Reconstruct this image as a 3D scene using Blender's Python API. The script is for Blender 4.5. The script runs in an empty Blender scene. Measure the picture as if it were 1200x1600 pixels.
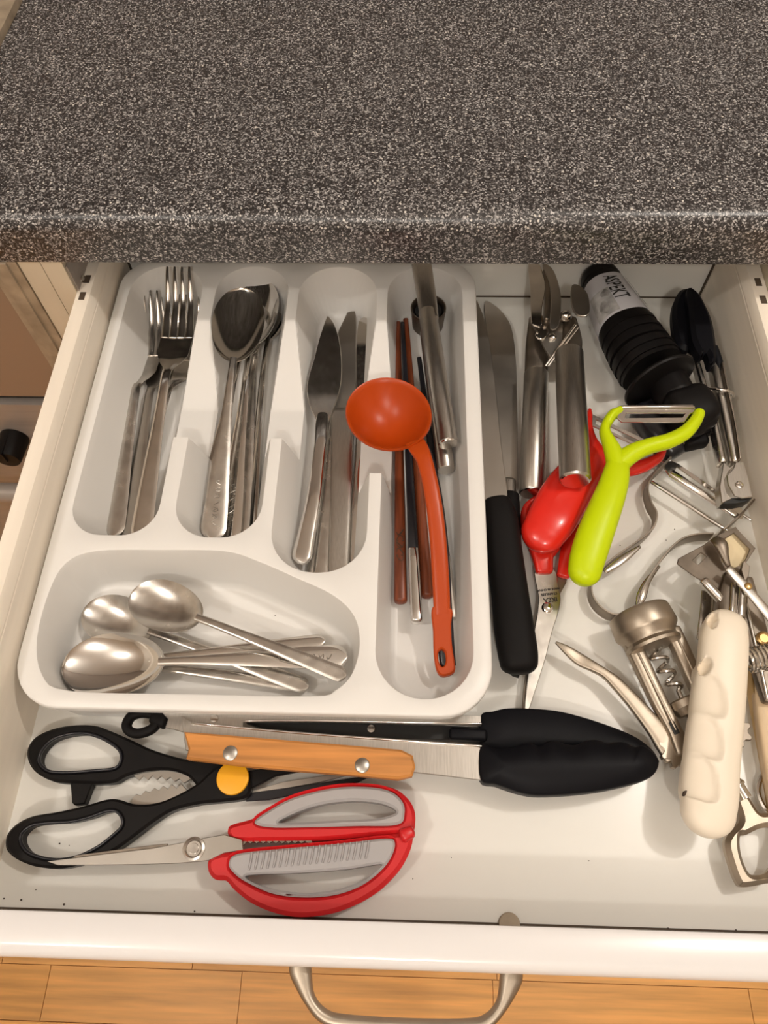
import bpy, bmesh, math, random
from mathutils import Vector, Matrix, Euler
from mathutils.geometry import delaunay_2d_cdt
random.seed(7)
sc = bpy.context.scene
C = bpy.data.collections.new('drawer_scene'); sc.collection.children.link(C)

# ------------------------------------------------------------------ camera, light, exposure
CAM_LOC = Vector((0.24415, 0.00322, 0.49017)); CAM_ROT = Euler((0.49928, 0.02061, 0.0276), 'XYZ'); FPX = 1151.476
cd = bpy.data.cameras.new('camera'); cam = bpy.data.objects.new('camera', cd); C.objects.link(cam)
cam.location = CAM_LOC; cam.rotation_euler = CAM_ROT
cd.sensor_fit = 'VERTICAL'; cd.sensor_height = 36; cd.lens = FPX/1600*36; cd.clip_start = .01
sc.camera = cam
sc.view_settings.view_transform = 'Standard'; sc.view_settings.look = 'None'
sc.view_settings.gamma = 1; sc.view_settings.exposure = -0.20; sc.view_settings.use_curve_mapping = False
w = bpy.data.worlds.new('world'); sc.world = w; w.use_nodes = True
w.node_tree.nodes['Background'].inputs[0].default_value = (1, .9, .8, 1); w.node_tree.nodes['Background'].inputs[1].default_value = .2
def bulb(loc, rad, power, col):
    l = bpy.data.lights.new('bulb_light', 'POINT'); l.shadow_soft_size = rad; l.energy = power; l.color = col
    o = bpy.data.objects.new('bulb_light', l); C.objects.link(o); o.location = loc; return o
LAMPS = [(-.50, -.36, 1.42, 17), (.95, .38, 1.42, 25), (.25, -1.00, 1.42, 26)]
for x_, y_, z_, e_ in LAMPS: bulb((x_, y_, z_), .04, e_, (1, .94, .86))

# ------------------------------------------------------------------ measuring helpers: where a sight line meets a height
RM = CAM_ROT.to_matrix()
def ray(x, y): return RM @ Vector(((x-600)/FPX, (800-y)/FPX, -1))
def P(x, y, z):
    d = ray(x, y); return CAM_LOC + d*((z-CAM_LOC.z)/d.z)
def S(x, y, z): return (z-CAM_LOC.z)/ray(x, y).z/FPX        # metres per pixel there

# ------------------------------------------------------------------ materials
def mat(name, col, rough=.5, metal=0, spec=.5, noise=None, bump=None, coat=0, aniso=0):
    m = bpy.data.materials.new(name); m.use_nodes = True; nt = m.node_tree; b = nt.nodes['Principled BSDF']
    b.inputs['Base Color'].default_value = (*col, 1); b.inputs['Roughness'].default_value = rough
    b.inputs['Metallic'].default_value = metal; b.inputs['Specular IOR Level'].default_value = spec
    if coat: b.inputs['Coat Weight'].default_value = coat; b.inputs['Coat Roughness'].default_value = .08
    if noise or bump:
        tc = nt.nodes.new('ShaderNodeTexCoord')
    if noise:   # (scale, amount, stretch)
        mp = nt.nodes.new('ShaderNodeMapping'); mp.inputs['Scale'].default_value = noise[2]
        n = nt.nodes.new('ShaderNodeTexNoise'); n.inputs['Scale'].default_value = noise[0]; n.inputs['Detail'].default_value = 5
        r = nt.nodes.new('ShaderNodeValToRGB')
        a = noise[1]
        r.color_ramp.elements[0].position = .3; r.color_ramp.elements[1].position = .7
        r.color_ramp.elements[0].color = (*[c*(1-a) for c in col], 1); r.color_ramp.elements[1].color = (*[min(1, c*(1+a)) for c in col], 1)
        nt.links.new(tc.outputs['Object'], mp.inputs[0]); nt.links.new(mp.outputs[0], n.inputs['Vector'])
        nt.links.new(n.outputs[0], r.inputs[0]); nt.links.new(r.outputs[0], b.inputs['Base Color'])
        if metal:
            q = nt.nodes.new('ShaderNodeMapRange'); q.inputs['To Min'].default_value = rough*.75; q.inputs['To Max'].default_value = rough*1.35
            nt.links.new(n.outputs[0], q.inputs[0]); nt.links.new(q.outputs[0], b.inputs['Roughness'])
    if bump:    # (scale, strength, stretch)
        mp = nt.nodes.new('ShaderNodeMapping'); mp.inputs['Scale'].default_value = bump[2]
        n = nt.nodes.new('ShaderNodeTexNoise'); n.inputs['Scale'].default_value = bump[0]; n.inputs['Detail'].default_value = 3
        u = nt.nodes.new('ShaderNodeBump'); u.inputs['Strength'].default_value = bump[1]; u.inputs['Distance'].default_value = .0005
        nt.links.new(tc.outputs['Object'], mp.inputs[0]); nt.links.new(mp.outputs[0], n.inputs['Vector'])
        nt.links.new(n.outputs[0], u.inputs['Height']); nt.links.new(u.outputs[0], b.inputs['Normal'])
    return m
I3 = (1, 1, 1)
M = dict(
 tray=mat('tray_plastic', (.82, .80, .77), .38, bump=(90, .05, I3)),
 board=mat('white_melamine', (.80, .78, .73), .22, noise=(6, .03, I3)),
 rail=mat('cream_painted_metal', (.95, .86, .74), .38, noise=(9, .05, (8, .6, 8))),
 frontm=mat('gloss_white_front', (.84, .82, .82), .16, coat=.4),
 edge=mat('dark_joint', (.08, .055, .035), .8),
 steel=mat('polished_steel', (.68, .65, .61), .12, 1, noise=(60, .12, I3)),
 steel2=mat('worn_steel', (.60, .57, .53), .24, 1, noise=(120, .15, I3)),
 brushed=mat('brushed_steel', (.54, .51, .47), .30, 1, noise=(220, .12, (14, .4, 14))),
 blade=mat('satin_blade_steel', (.44, .41, .37), .34, 1, noise=(30, .07, I3)),
 nickel=mat('satin_nickel', (.42, .36, .29), .40, 1, noise=(80, .06, I3)),
 darkst=mat('dull_dark_steel', (.26, .22, .18), .42, 1, noise=(70, .2, I3)),
 chrome=mat('chrome', (.78, .76, .73), .08, 1),
 black=mat('black_plastic', (.006, .005, .005), .45, spec=.18, noise=(60, .2, I3)),
 blackm=mat('matt_black_rubber', (.007, .006, .006), .6, spec=.15, bump=(300, .1, I3)),
 silic=mat('black_silicone', (.004, .004, .006), .5, spec=.15),
 blackw=mat('black_lacquer', (.012, .012, .016), .28),
 red=mat('red_gloss_plastic', (.74, .022, .012), .25, coat=.2),
 red2=mat('red_satin_plastic', (.62, .015, .018), .36),
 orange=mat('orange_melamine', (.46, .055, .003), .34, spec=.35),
 yellow=mat('amber_plastic', (.9, .42, .01), .4),
 lime=mat('lime_plastic', (.56, .70, .0), .38, spec=.3),
 grey=mat('grey_soft_plastic', (.40, .38, .38), .5),
 ivory=mat('ivory_plastic', (.90, .80, .66), .42),
 cream=mat('cream_plastic', (.78, .64, .40), .5),
 beech=mat('beech_wood', (.56, .23, .055), .5, noise=(110, .30, (.10, 1.6, 1.6)), bump=(200, .15, (.1, 1, 1))),
 palewood=mat('pale_wood', (.74, .56, .36), .55, noise=(90, .15, (1.5, .12, 1.5))),
 redwood=mat('reddish_wood', (.20, .045, .014), .38, noise=(150, .45, (2, .15, 2))),
 label=mat('paper_label', (.62, .61, .64), .45),
 ink_shade=mat('black_ink_and_gap_shade', (.012, .012, .012), .5),  # print ink, and the black put into shaded gaps and recesses
 photog=mat('grey_print', (.27, .26, .25), .5, noise=(160, .5, I3)),
 photol=mat('light_grey_print', (.42, .41, .40), .5, noise=(120, .35, I3)),
 oven=mat('brown_grey_enamel', (.30, .21, .15), .4),
 ovensteel=mat('oven_steel', (.40, .36, .33), .38, .35, noise=(50, .1, (.2, 4, 4))),
 panelw=mat('cream_cabinet_panel', (.66, .58, .45), .42, noise=(20, .05, I3)),
 trimst=mat('beige_trim', (.36, .29, .21), .45, noise=(60, .25, I3)),
 wallb=mat('dark_wall_paint', (.20, .165, .14), .7), wall=mat('wall_paint', (.70, .65, .58), .8), ceil=mat('ceiling_paint', (.72, .69, .65), .9),
 brass=mat('brass', (.62, .42, .18), .3, 1), dirt=mat('dirt', (.05, .03, .02), .8),
)
def counter_material():
    m = bpy.data.materials.new('speckled_granite_laminate'); m.use_nodes = True; nt = m.node_tree; N = nt.nodes; L = nt.links
    b = N['Principled BSDF']; b.inputs['Roughness'].default_value = .33
    tc = N.new('ShaderNodeTexCoord')
    wn = N.new('ShaderNodeTexNoise'); wn.inputs['Scale'].default_value = 900
    mx = N.new('ShaderNodeVectorMath'); mx.operation = 'MULTIPLY_ADD'; mx.inputs[1].default_value = (.0012,)*3
    L.new(tc.outputs['Object'], wn.inputs['Vector']); L.new(wn.outputs['Color'], mx.inputs[0]); L.new(tc.outputs['Object'], mx.inputs[2])
    def vor(scale, lo, hi, c):
        v = N.new('ShaderNodeTexVoronoi'); v.inputs['Scale'].default_value = scale; L.new(mx.outputs[0], v.inputs['Vector'])
        s = N.new('ShaderNodeSeparateColor'); L.new(v.outputs['Color'], s.inputs[0])
        r = N.new('ShaderNodeMapRange'); r.inputs['From Min'].default_value = lo; r.inputs['From Max'].default_value = hi
        L.new(s.outputs[c], r.inputs[0]); return v, r
    v1, r1 = vor(1050, .38, 1.0, 0)
    ramp = N.new('ShaderNodeValToRGB'); e = ramp.color_ramp.elements
    e[0].position = 0; e[0].color = (.024, .021, .021, 1); e[1].position = 1; e[1].color = (.62, .60, .59, 1)
    x = e.new(.35); x.color = (.060, .055, .055, 1); x = e.new(.7); x.color = (.23, .218, .214, 1)
    L.new(r1.outputs[0], ramp.inputs[0])
    v2, r2 = vor(420, .93, .935, 1)
    d = N.new('ShaderNodeMapRange'); d.inputs['From Min'].default_value = .36; d.inputs['From Max'].default_value = .30; L.new(v2.outputs['Distance'], d.inputs[0])
    mu = N.new('ShaderNodeMath'); mu.operation = 'MULTIPLY'; L.new(r2.outputs[0], mu.inputs[0]); L.new(d.outputs[0], mu.inputs[1])
    mix = N.new('ShaderNodeMix'); mix.data_type = 'RGBA'; L.new(mu.outputs[0], mix.inputs[0]); L.new(ramp.outputs[0], mix.inputs[6]); mix.inputs[7].default_value = (.72, .68, .62, 1)
    L.new(mix.outputs[2], b.inputs['Base Color'])
    bp = N.new('ShaderNodeBump'); bp.inputs['Strength'].default_value = .25; bp.inputs['Distance'].default_value = .0003
    L.new(wn.outputs[0], bp.inputs['Height']); L.new(bp.outputs[0], b.inputs['Normal'])
    return m
M['counter'] = counter_material()
OAK = [mat('oak_strip', (.78+a, .40+b, .12+c), .42, noise=(55, .22, (.10, 1.8, 1.8))) for a, b, c in ((0, 0, 0), (.05, .03, .015), (-.05, -.03, -.015), (.02, .0, -.01))]

# ------------------------------------------------------------------ mesh builder
def cr(pts, n=6, closed=False):
    """Catmull-Rom through tuples of any length."""
    out = []; m = len(pts); rng = range(m if closed else m-1)
    g = (lambda i: pts[i % m]) if closed else (lambda i: pts[max(0, min(m-1, i))])
    for i in rng:
        a, b, c, d = g(i-1), g(i), g(i+1), g(i+2)
        for k in range(n):
            t = k/n
            out.append(tuple(.5*(2*q+(r-p)*t+(2*p-5*q+4*r-s)*t*t+(3*q-p-3*r+s)*t**3) for p, q, r, s in zip(a, b, c, d)))
    if not closed: out.append(tuple(pts[-1]))
    return out
def resample(poly, step):
    out = []; m = len(poly)
    for i in range(m):
        a = Vector(poly[i]); b = Vector(poly[(i+1) % m]); k = max(1, int((b-a).length/step+.5))
        for j in range(k): out.append(tuple(a.lerp(b, j/k)))
    return out
def inset(poly, d):
    """2-D offset inwards for a counter-clockwise loop (outwards for clockwise)."""
    m = len(poly); out = []
    for i in range(m):
        p0 = Vector(poly[i-1][:2]); p = Vector(poly[i][:2]); p1 = Vector(poly[(i+1) % m][:2])
        e0 = (p-p0); e1 = (p1-p)
        if e0.length < 1e-9: e0 = e1
        if e1.length < 1e-9: e1 = e0
        n = Vector((-e0.y, e0.x)).normalized()+Vector((-e1.y, e1.x)).normalized()
        n = n.normalized() if n.length > 1e-6 else Vector((-e0.y, e0.x)).normalized()
        out.append((p.x+n.x*d, p.y+n.y*d))
    return out
def ccw(poly):
    a = sum(poly[i-1][0]*poly[i][1]-poly[i][0]*poly[i-1][1] for i in range(len(poly)))
    return list(poly) if a > 0 else list(reversed(poly))
class MB:
    def __init__(s): s.v = []; s.f = []
    def add(s, vs, fs):
        o = len(s.v); s.v += [Vector(v) for v in vs]; s.f += [tuple(o+i for i in f) for f in fs]; return o
    def rings(s, rings, closed=False, caps=True):
        n = len(rings[0]); vs = [p for r in rings for p in r]; fs = []; m = len(rings)
        for i in range(m if closed else m-1):
            j = (i+1) % m
            for k in range(n):
                l = (k+1) % n; fs.append((i*n+k, i*n+l, j*n+l, j*n+k))
        if caps and not closed:
            fs.append(tuple(reversed(range(n)))); fs.append(tuple((m-1)*n+k for k in range(n)))
        s.add(vs, fs); return s
    def box(s, a, b):
        x0, y0, z0 = a; x1, y1, z1 = b
        s.add([(x0, y0, z0), (x1, y0, z0), (x1, y1, z0), (x0, y1, z0), (x0, y0, z1), (x1, y0, z1), (x1, y1, z1), (x0, y1, z1)],
              [(0, 3, 2, 1), (4, 5, 6, 7), (0, 1, 5, 4), (1, 2, 6, 5), (2, 3, 7, 6), (3, 0, 4, 7)]); return s
    def sweep(s, rows, n=6, seg=16, ex=2.0, closed=False, up=(0, 0, 1), ends=True, dome=None):
        """rows of (x,y,z,w,h): world centre, full width, full height; superellipse section."""
        R = cr(rows, n, closed) if n > 1 else list(rows); m = len(R); rs = []; up = Vector(up)
        if dome:
            def capr(a, b, f):
                t = (Vector(a[:3])-Vector(b[:3])).normalized()*a[3]/2*f
                return [(*(Vector(a[:3])+t*math.sin(math.radians(q))), a[3]*math.cos(math.radians(q)), a[4]*math.cos(math.radians(q))**.8) for q in (12, 24, 36, 48, 58, 67, 75, 82, 87)]
            e0 = list(reversed(capr(R[0], R[1], dome[0]))) if dome[0] else []; e1 = capr(R[-1], R[-2], dome[1]) if dome[1] else []
            R = e0+R+e1; m = len(R)
        elif ends and not closed:
            # rounded ends
            a, b = R[0], R[1]; t0 = (Vector(a[:3])-Vector(b[:3])).normalized()*min(a[3], a[4])*.25
            a2, b2 = R[-1], R[-2]; t1 = (Vector(a2[:3])-Vector(b2[:3])).normalized()*min(a2[3], a2[4])*.25
            e0 = [(*(Vector(a[:3])+t0*k), a[3]-min(a[3],a[4])*q, a[4]-min(a[3],a[4])*q) for k, q in ((1, .55), (.7, .25), (.3, .06))]
            e1 = [(*(Vector(a2[:3])+t1*k), a2[3]-min(a2[3],a2[4])*q, a2[4]-min(a2[3],a2[4])*q) for k, q in ((.3, .06), (.7, .25), (1, .55))]
            R = e0+R+e1; m = len(R)
        for i, r in enumerate(R):
            a = R[(i-1) % m] if closed or i else r; b = R[(i+1) % m] if closed or i < m-1 else r
            t = Vector(b[:3])-Vector(a[:3])
            t = t.normalized() if t.length > 1e-9 else Vector((0, 1, 0))
            sd = t.cross(up)
            sd = sd.normalized() if sd.length > 1e-4 else t.cross(Vector((0, 1, 0))).normalized()
            u = sd.cross(t); c = Vector(r[:3]); ring = []
            for k in range(seg):
                th = 2*math.pi*(k+.5)/seg; cx, sy = math.cos(th), math.sin(th)
                ring.append(c+sd*(math.copysign(abs(cx)**(2/ex), cx)*r[3]/2)+u*(math.copysign(abs(sy)**(2/ex), sy)*r[4]/2))
            rs.append(ring)
        s.rings(rs, closed); return s
    def psweep(s, rows, **k):
        """rows of (px,py,z,w_px,h): measured in the photograph at height z."""
        return s.sweep([(*P(x, y, z), wp*S(x, y, z), h) for x, y, z, wp, h in rows], **k)
    def tube(s, pts, r, n=6, seg=10, closed=False):
        """parallel-transport tube through world points."""
        R = cr([tuple(p) for p in pts], n, closed) if n > 1 else [tuple(p) for p in pts]; m = len(R); rs = []
        t = (Vector(R[1])-Vector(R[0])).normalized(); a = t.orthogonal().normalized()
        for i in range(m):
            p0 = Vector(R[(i-1) % m]) if closed or i else Vector(R[i]); p1 = Vector(R[(i+1) % m]) if closed or i < m-1 else Vector(R[i])
            t = (p1-p0).normalized(); a = (a-t*a.dot(t)).normalized(); b = t.cross(a)
            rr = r(i/(m-1)) if callable(r) else r
            rs.append([Vector(R[i])+(a*math.cos(2*math.pi*k/seg)+b*math.sin(2*math.pi*k/seg))*rr for k in range(seg)])
        s.rings(rs, closed); return s
    def lathe(s, p0, p1, prof, seg=28, flat=1.0):
        """profile of (distance along p0->p1 in metres, radius)."""
        p0 = Vector(p0); d = (Vector(p1)-p0).normalized(); a = d.cross(Vector((0, 0, 1)))
        a = a.normalized() if a.length > 1e-4 else Vector((1, 0, 0)); b = a.cross(d)
        s.rings([[p0+d*t+(a*math.cos(2*math.pi*k/seg)+b*math.sin(2*math.pi*k/seg)*flat)*max(r, 1e-5) for k in range(seg)] for t, r in prof]); return s
    def ell(s, c, rx, ry, rz, seg=20, rot=0):
        rs = []; 
        for i in range(1, 12):
            ph = math.pi*i/12; rs.append([Vector(c)+Matrix.Rotation(rot, 3, 'Z')@Vector((rx*math.sin(ph)*math.cos(2*math.pi*k/seg), ry*math.sin(ph)*math.sin(2*math.pi*k/seg), -rz*math.cos(ph))) for k in range(seg)])
        s.rings(rs); return s
    def plate(s, outer, holes=(), zt=.01, th=.002, bev=.0004, dome=0):
        """flat plate with holes; outlines are world xy loops; zt number or f(x,y)."""
        zf = zt if callable(zt) else (lambda x, y: zt)
        loops = [ccw(outer)]+[list(reversed(ccw(h))) for h in holes]
        tops = []; 
        for lp in loops:
            ins = inset(lp, bev)
            r = [[(x, y, zf(x, y)-th) for x, y in ins], [(x, y, zf(x, y)-th+bev) for x, y in lp], [(x, y, zf(x, y)-bev) for x, y in lp], [(x, y, zf(x, y)) for x, y in ins]]
            s.rings(r, caps=False); tops.append(ins)
        pts = []; loopsi = []
        for t in tops:
            loopsi.append([len(pts)+k for k in range(len(t))]); pts += [Vector(p) for p in t]
        ed = [(l[k], l[(k+1) % len(l)]) for l in loopsi for k in range(len(l))]
        if len(tops) == 1:
            vo, _, fo, *_ = delaunay_2d_cdt(pts, ed, [], 1, 1e-7)
        else:
            vo, _, fo, *_ = delaunay_2d_cdt(pts, ed, [], 1, 1e-7)
            hs = [[Vector(p) for p in t] for t in tops[1:]]
            def inside(c, poly):
                r = False; j = len(poly)-1
                for i in range(len(poly)):
                    if (poly[i].y > c.y) != (poly[j].y > c.y) and c.x < (poly[j].x-poly[i].x)*(c.y-poly[i].y)/(poly[j].y-poly[i].y)+poly[i].x: r = not r
                    j = i
                return r
            fo = [f for f in fo if not any(inside(sum((vo[i] for i in f), Vector((0, 0)))/len(f), h) for h in hs)]
        s.add([(v.x, v.y, zf(v.x, v.y)) for v in vo], [tuple(f) for f in fo])
        s.add([(v.x, v.y, zf(v.x, v.y)-th) for v in vo], [tuple(reversed(f)) for f in fo])
        return s
    def pplate(s, outer, holes=(), zt=.01, smooth=0, **k):
        z0 = zt if not callable(zt) else k.pop('zref')
        def W(lp):
            if smooth: lp = cr([tuple(p[:2]) for p in lp], smooth, True)
            return [tuple(P(p[0], p[1], z0)[:2]) for p in lp]
        return s.plate(W(outer), [W(h) for h in holes], zt=zt, **k)
ORG = {}
def obj(name, mb, m, parent=None, smooth=35, label=None):
    me = bpy.data.meshes.new(name); o = bpy.data.objects.new(name, me)
    org = ORG[parent.name] if parent else sum(mb.v, Vector())/len(mb.v)
    if not parent: o.location = org
    me.from_pydata([v-org for v in mb.v], [], mb.f); me.materials.append(M[m] if isinstance(m, str) else m)
    bm = bmesh.new(); bm.from_mesh(me); bmesh.ops.remove_doubles(bm, verts=bm.verts, dist=2e-6); bmesh.ops.recalc_face_normals(bm, faces=bm.faces); bm.to_mesh(me); bm.free()
    me.shade_smooth() if hasattr(me, 'shade_smooth') else [setattr(p, 'use_smooth', True) for p in me.polygons]
    me.set_sharp_from_angle(angle=math.radians(smooth))
    C.objects.link(o); ORG[o.name] = org
    if parent: o.parent = parent
    if label: o['label'] = label
    return o
def thing(name, label, cat, loc, group=None):
    o = bpy.data.objects.new(name, None); C.objects.link(o); o.location = loc; o.empty_display_size = .01
    o['label'] = label; o['category'] = cat
    if group: o['group'] = group
    ORG[o.name] = Vector(loc); return o
def tag(o, label, cat, group=None):
    o['label'] = label; o['category'] = cat
    if group: o['group'] = group
    return o
def struct(name, mb, m, **k):
    o = obj(name, mb, m, **k); o['kind'] = 'structure'; return o

# ================================================================== SETTING
fl = struct('floor', MB().box((-1.6, -2.2, -.80), (2.2, 1.05, -.762)), OAK[2])
rowh = .068; k = 0
for i in range(9):
    y0 = -.62+i*rowh; x = -.75+random.random()*.3
    while x < 1.25:
        ln = random.choice((.28, .36, .44)); mb = MB().box((x+.0005, y0+.0005, -.763), (x+ln-.0005, y0+rowh-.0005, -.7575-random.random()*.0004))
        obj('plank', mb, random.choice(OAK), fl); x += ln
struct('ceiling', MB().box((-1.6, -2.2, 1.65), (2.2, 1.05, 1.70)), 'ceil')
struct('wall_left', MB().box((-1.65, -2.2, -.78), (-1.6, 1.05, 1.65)), 'wall')
struct('wall_right', MB().box((2.2, -2.2, -.78), (2.25, 1.05, 1.65)), 'wall')
struct('wall_back', MB().box((-1.6, 1.05, -.78), (2.2, 1.10, 1.65)), 'wallb')
struct('wall_front', MB().box((-1.6, -2.25, -.78), (2.2, -2.2, 1.65)), 'wall')

# countertop: post-formed front edge, swept along x
def worktop():
    prof = [(1.04, .108), (.4165, .108), (.4155, .112), (.4155, .128)]
    for i in range(11):
        a = math.radians(180-9*i); prof.append((.4275+.012*math.cos(a), .136+.012*math.sin(a)))
    # slight upstand ridge and then flat top
    prof += [(.4335, .1486), (.437, .1484), (.4405, .1478), (.60, .1478), (1.04, .1478)]
    m = MB(); m.rings([[(x, y, z) for y, z in prof] for x in (-.0955, 1.3)])
    return m
tag(obj('countertop', worktop(), 'counter', smooth=50), 'dark grey speckled stone-look worktop with rounded front edge above the drawer', 'countertop')
tm = MB().box((-.118, .43, .100), (-.0965, 1.04, .1535))
tag(obj('metal_edge_strip', tm, 'trimst'), 'beige metal strip closing the left end of the speckled worktop', 'trim strip')
tag(obj('hob_surface', MB().box((-.75, .44, .1075), (-.119, 1.04, .150)), 'frontm'), 'pale appliance top beyond the left end of the speckled worktop', 'appliance')

# cabinet carcass around the drawer
cab = thing('kitchen_cabinet', 'cream cabinet carcass the open cutlery drawer slides out of', 'cabinet', (.25, .7, -.7))
obj('side_panel', MB().box((-.0292, .418, -.7), (-.0135, 1.0, .1075)), 'panelw', cab)
obj('side_panel', MB().box((.5145, .418, -.7), (.532, 1.0, .1075)), 'panelw', cab)
obj('neighbour_panel', MB().box((-.0463, .418, -.7), (-.0298, 1.0, .1075)), 'panelw', cab)
obj('back_panel', MB().box((-.0135, .985, -.7), (.5145, 1.0, .1075)), 'panelw', cab)
obj('lower_front', MB().box((-.0130, .396, -.66), (.5140, .4165, -.035)), 'frontm', cab)
obj('plinth', MB().box((-.0463, .45, -.757), (1.25, .465, -.70)), 'frontm', cab)
tr = MB().box((-.0700, .4165, -.7), (-.0469, .60, .1075)); tr.box((-.0640, .4145, -.7), (-.0540, .4167, .1072))
obj('door_seal', tr, 'trimst', cab)
rn = MB().box((-.0133, .420, .040), (-.0120, .95, .100)); rn.box((-.0133, .410, .050), (-.0122, .421, .075))
bkt = obj('drawer_runner', rn, 'ovensteel', cab)
obj('screw', MB().lathe((-.0121, .432, .075), (-.010, .432, .075), [(0, .0045), (.0008, .0045), (.0014, .003), (.0008, .0012)], 14), 'steel2', bkt)

cb2 = thing('kitchen_cabinet', 'closed white cabinet to the right of the open drawer', 'cabinet', (.9, .7, -.7))
obj('carcass', MB().box((.5335, .4185, -.70), (1.25, 1.0, .1075)), 'panelw', cb2)
obj('door', MB().box((.5375, .398, -.69), (1.246, .4180, .095)), 'frontm', cb2)
ov = thing('oven', 'built-in oven with a black knob left of the open drawer', 'oven', (-.3, .7, -.2))
obj('fascia', MB().box((-.60, .4180, -.0555), (-.0712, .95, .1065)), 'oven', ov)
obj('gap_strip', MB().box((-.60, .426, -.068), (-.0712, .95, -.0556)), 'ink_shade', ov)
obj('control_panel', MB().box((-.60, .4175, -.185), (-.0712, .95, -.0682)), 'ovensteel', ov)
obj('door_panel', MB().box((-.60, .420, -.60), (-.0712, .95, -.187)), 'ovensteel', ov)
kb = MB().lathe((-.1545, .418, -.122), (-.1545, .37, -.122), [(0, .0135), (.002, .0140), (.026, .0125), (.0285, .0115), (.0292, .0001)], 28)
kb.box((-.1555, .3868, -.122), (-.1535, .4120, -.1082))
obj('knob', kb, 'black', ov)
hb = MB().tube([(-.60, .385, -.180), (-.05, .385, -.180)], .011, n=1, seg=20)
hb.tube([(-.10, .385, -.180), (-.10, .425, -.195)], .007, n=1); obj('door_handle', hb, 'ovensteel', ov)

# ------------------------------------------------------------------ drawer
dr = thing('drawer', 'open white kitchen drawer holding the cutlery tray and loose tools', 'drawer', (.25, .25, -.016))
mb = MB().box((-.0005, -.0005, -.014), (.5005, .495, 0)); obj('bottom_panel', mb, 'board', dr)
def rail_prof(sx, x0):
    f = lambda x: x0+sx*x
    return [(f(.000), -.015), (f(.000), .0660), (f(-.0004), .0668), (f(-.0004), .0676), (f(.0000), .0684), (f(-.0008), .0722), (f(-.0030), .0760), (f(-.0135), .0760), (f(-.0145), .0745), (f(-.0145), .045), (f(-.0105), .043), (f(-.0105), -.015)]
for sx, x0 in ((1, 0), (-1, .5)):
    m = MB(); m.rings([[(x, y, z) for x, z in rail_prof(sx, x0)] for y in (-.0003, .495)])
    r = obj('side_rail', m, 'rail', dr, smooth=25)
    for yy in (.4145, .4325):
        s = MB(); xc = x0-sx*.0085
        s.box((xc-.0022, yy-.004, .0757), (xc+.0022, yy+.004, .0763)); obj('slot', s, 'edge', r)
m = MB().box((-.0000, .4925, .0), (.5, .506, .100)); obj('back_panel', m, 'board', dr)
m = MB().box((0, .4912, .0), (.5, .4926, .0006)); 
m.box((.0002, .489, .0), (.0007, .4923, .1)); m.box((.4993, .489, .0), (.4998, .4923, .1)); obj('joint', m, 'edge', dr)
fp = []
ZFR = .052; R_ = .007
for i in range(9):
    a = math.radians(180-22.5*0-90*i/8); fp.append((-.0222+R_+R_*math.cos(a), ZFR-R_+R_*math.sin(a)))
prof = [(-.0222, -.060)]+fp+[(-.0022, ZFR), (-.0008, ZFR-.0007), (-.0008, -.060)]
m = MB(); m.rings([[(x, y, z) for y, z in prof] for x in (-.045, .545)]); fpn = obj('front_panel', m, 'frontm', dr, smooth=50)
m = MB().box((0, -.0008, .0), (.5, .0003, .0005)); obj('front_joint', m, 'edge', dr)
m = MB().lathe(P(796, 1444, .001), P(796, 1444, .01), [(0, .0062), (.0016, .0060), (.002, .0055)], 24); obj('plug', m, 'trimst', dr)
hx0, hx1 = .1905, .3030
hp = [(hx0, -.0218, .030), (hx0+.001, -.026, .030), (hx0+.006, -.037, .029), (hx0+.014, -.0445, .028), (hx0+.026, -.0468, .0275), ((hx0+hx1)/2, -.0475, .0275), (hx1-.026, -.0468, .0275), (hx1-.014, -.0445, .028), (hx1-.006, -.037, .029), (hx1-.001, -.026, .030), (hx1, -.0218, .030)]
m = MB().sweep([(*p, .0065 if 1 < i < 9 else .0115, .0085) for i, p in enumerate(hp)], n=7, ex=2.6); obj('handle', m, 'nickel', dr)
m = MB()
for px, py in ((182/3.64, 0), ):
    pass
for px, py, r in ((100, 1413, 1.1), (33, 1406, .9), (6, 1404, .8), (56, 1390, .6), (304, 1424, .8), (500, 1430, .7), (93, 1318, .8), (108, 1321, .5), (430, 962, .7), (1041, 718, .5), (1054, 827, .7), (1041, 844, .6), (969, 852, .6), (1044, 1451, 1.1), (1150, 1453, .7), (705, 1340, .5), (920, 1345, .5), (645, 1373, .5)):
    zz = .0045 if py == 962 else .0003; c = P(px, py, zz); m.ell((c.x, c.y, zz), r*.0007, r*.0006, .0003, 6)
cm = tag(obj('crumbs', m, 'dirt'), 'tiny dark crumbs scattered over the drawer bottom', 'crumbs'); cm['kind'] = 'stuff'

# ------------------------------------------------------------------ cutlery tray
ZT = .048; ZF = .0045
def rrect(x0, x1, y0, y1, r0, r1=None, k=8):
    r1 = r0 if r1 is None else r1; o = []
    for cx, cy, a0, r in ((x1-r0, y0+r0, -90, r0), (x1-r1, y1-r1, 0, r1), (x0+r1, y1-r1, 90, r1), (x0+r0, y0+r0, 180, r0)):
        for i in range(k+1):
            a = math.radians(a0+90*i/k); o.append((cx+r*math.cos(a), cy+r*math.sin(a)))
    return o
comps = [(rrect(.0125, .0728, .2235, .4770, .024, .029), .30), (rrect(.0845, .1440, .2230, .4765, .026, .0285), .30), (rrect(.1530, .2170, .1985, .4765, .030, .031), .30),
         (rrect(.2260, .2862, .1170, .4770, .0295, .0295), .20),
         (cr([(.0118, .150), (.0118, .182), (.018, .202), (.0358, .2110), (.080, .2127), (.1222, .2125), (.145, .2058), (.170, .195), (.197, .1824), (.2115, .168), (.2155, .150), (.212, .132), (.2026, .1213), (.188, .1172), (.110, .1168), (.040, .1172), (.021, .1265)], 4, True), .16)]
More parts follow.
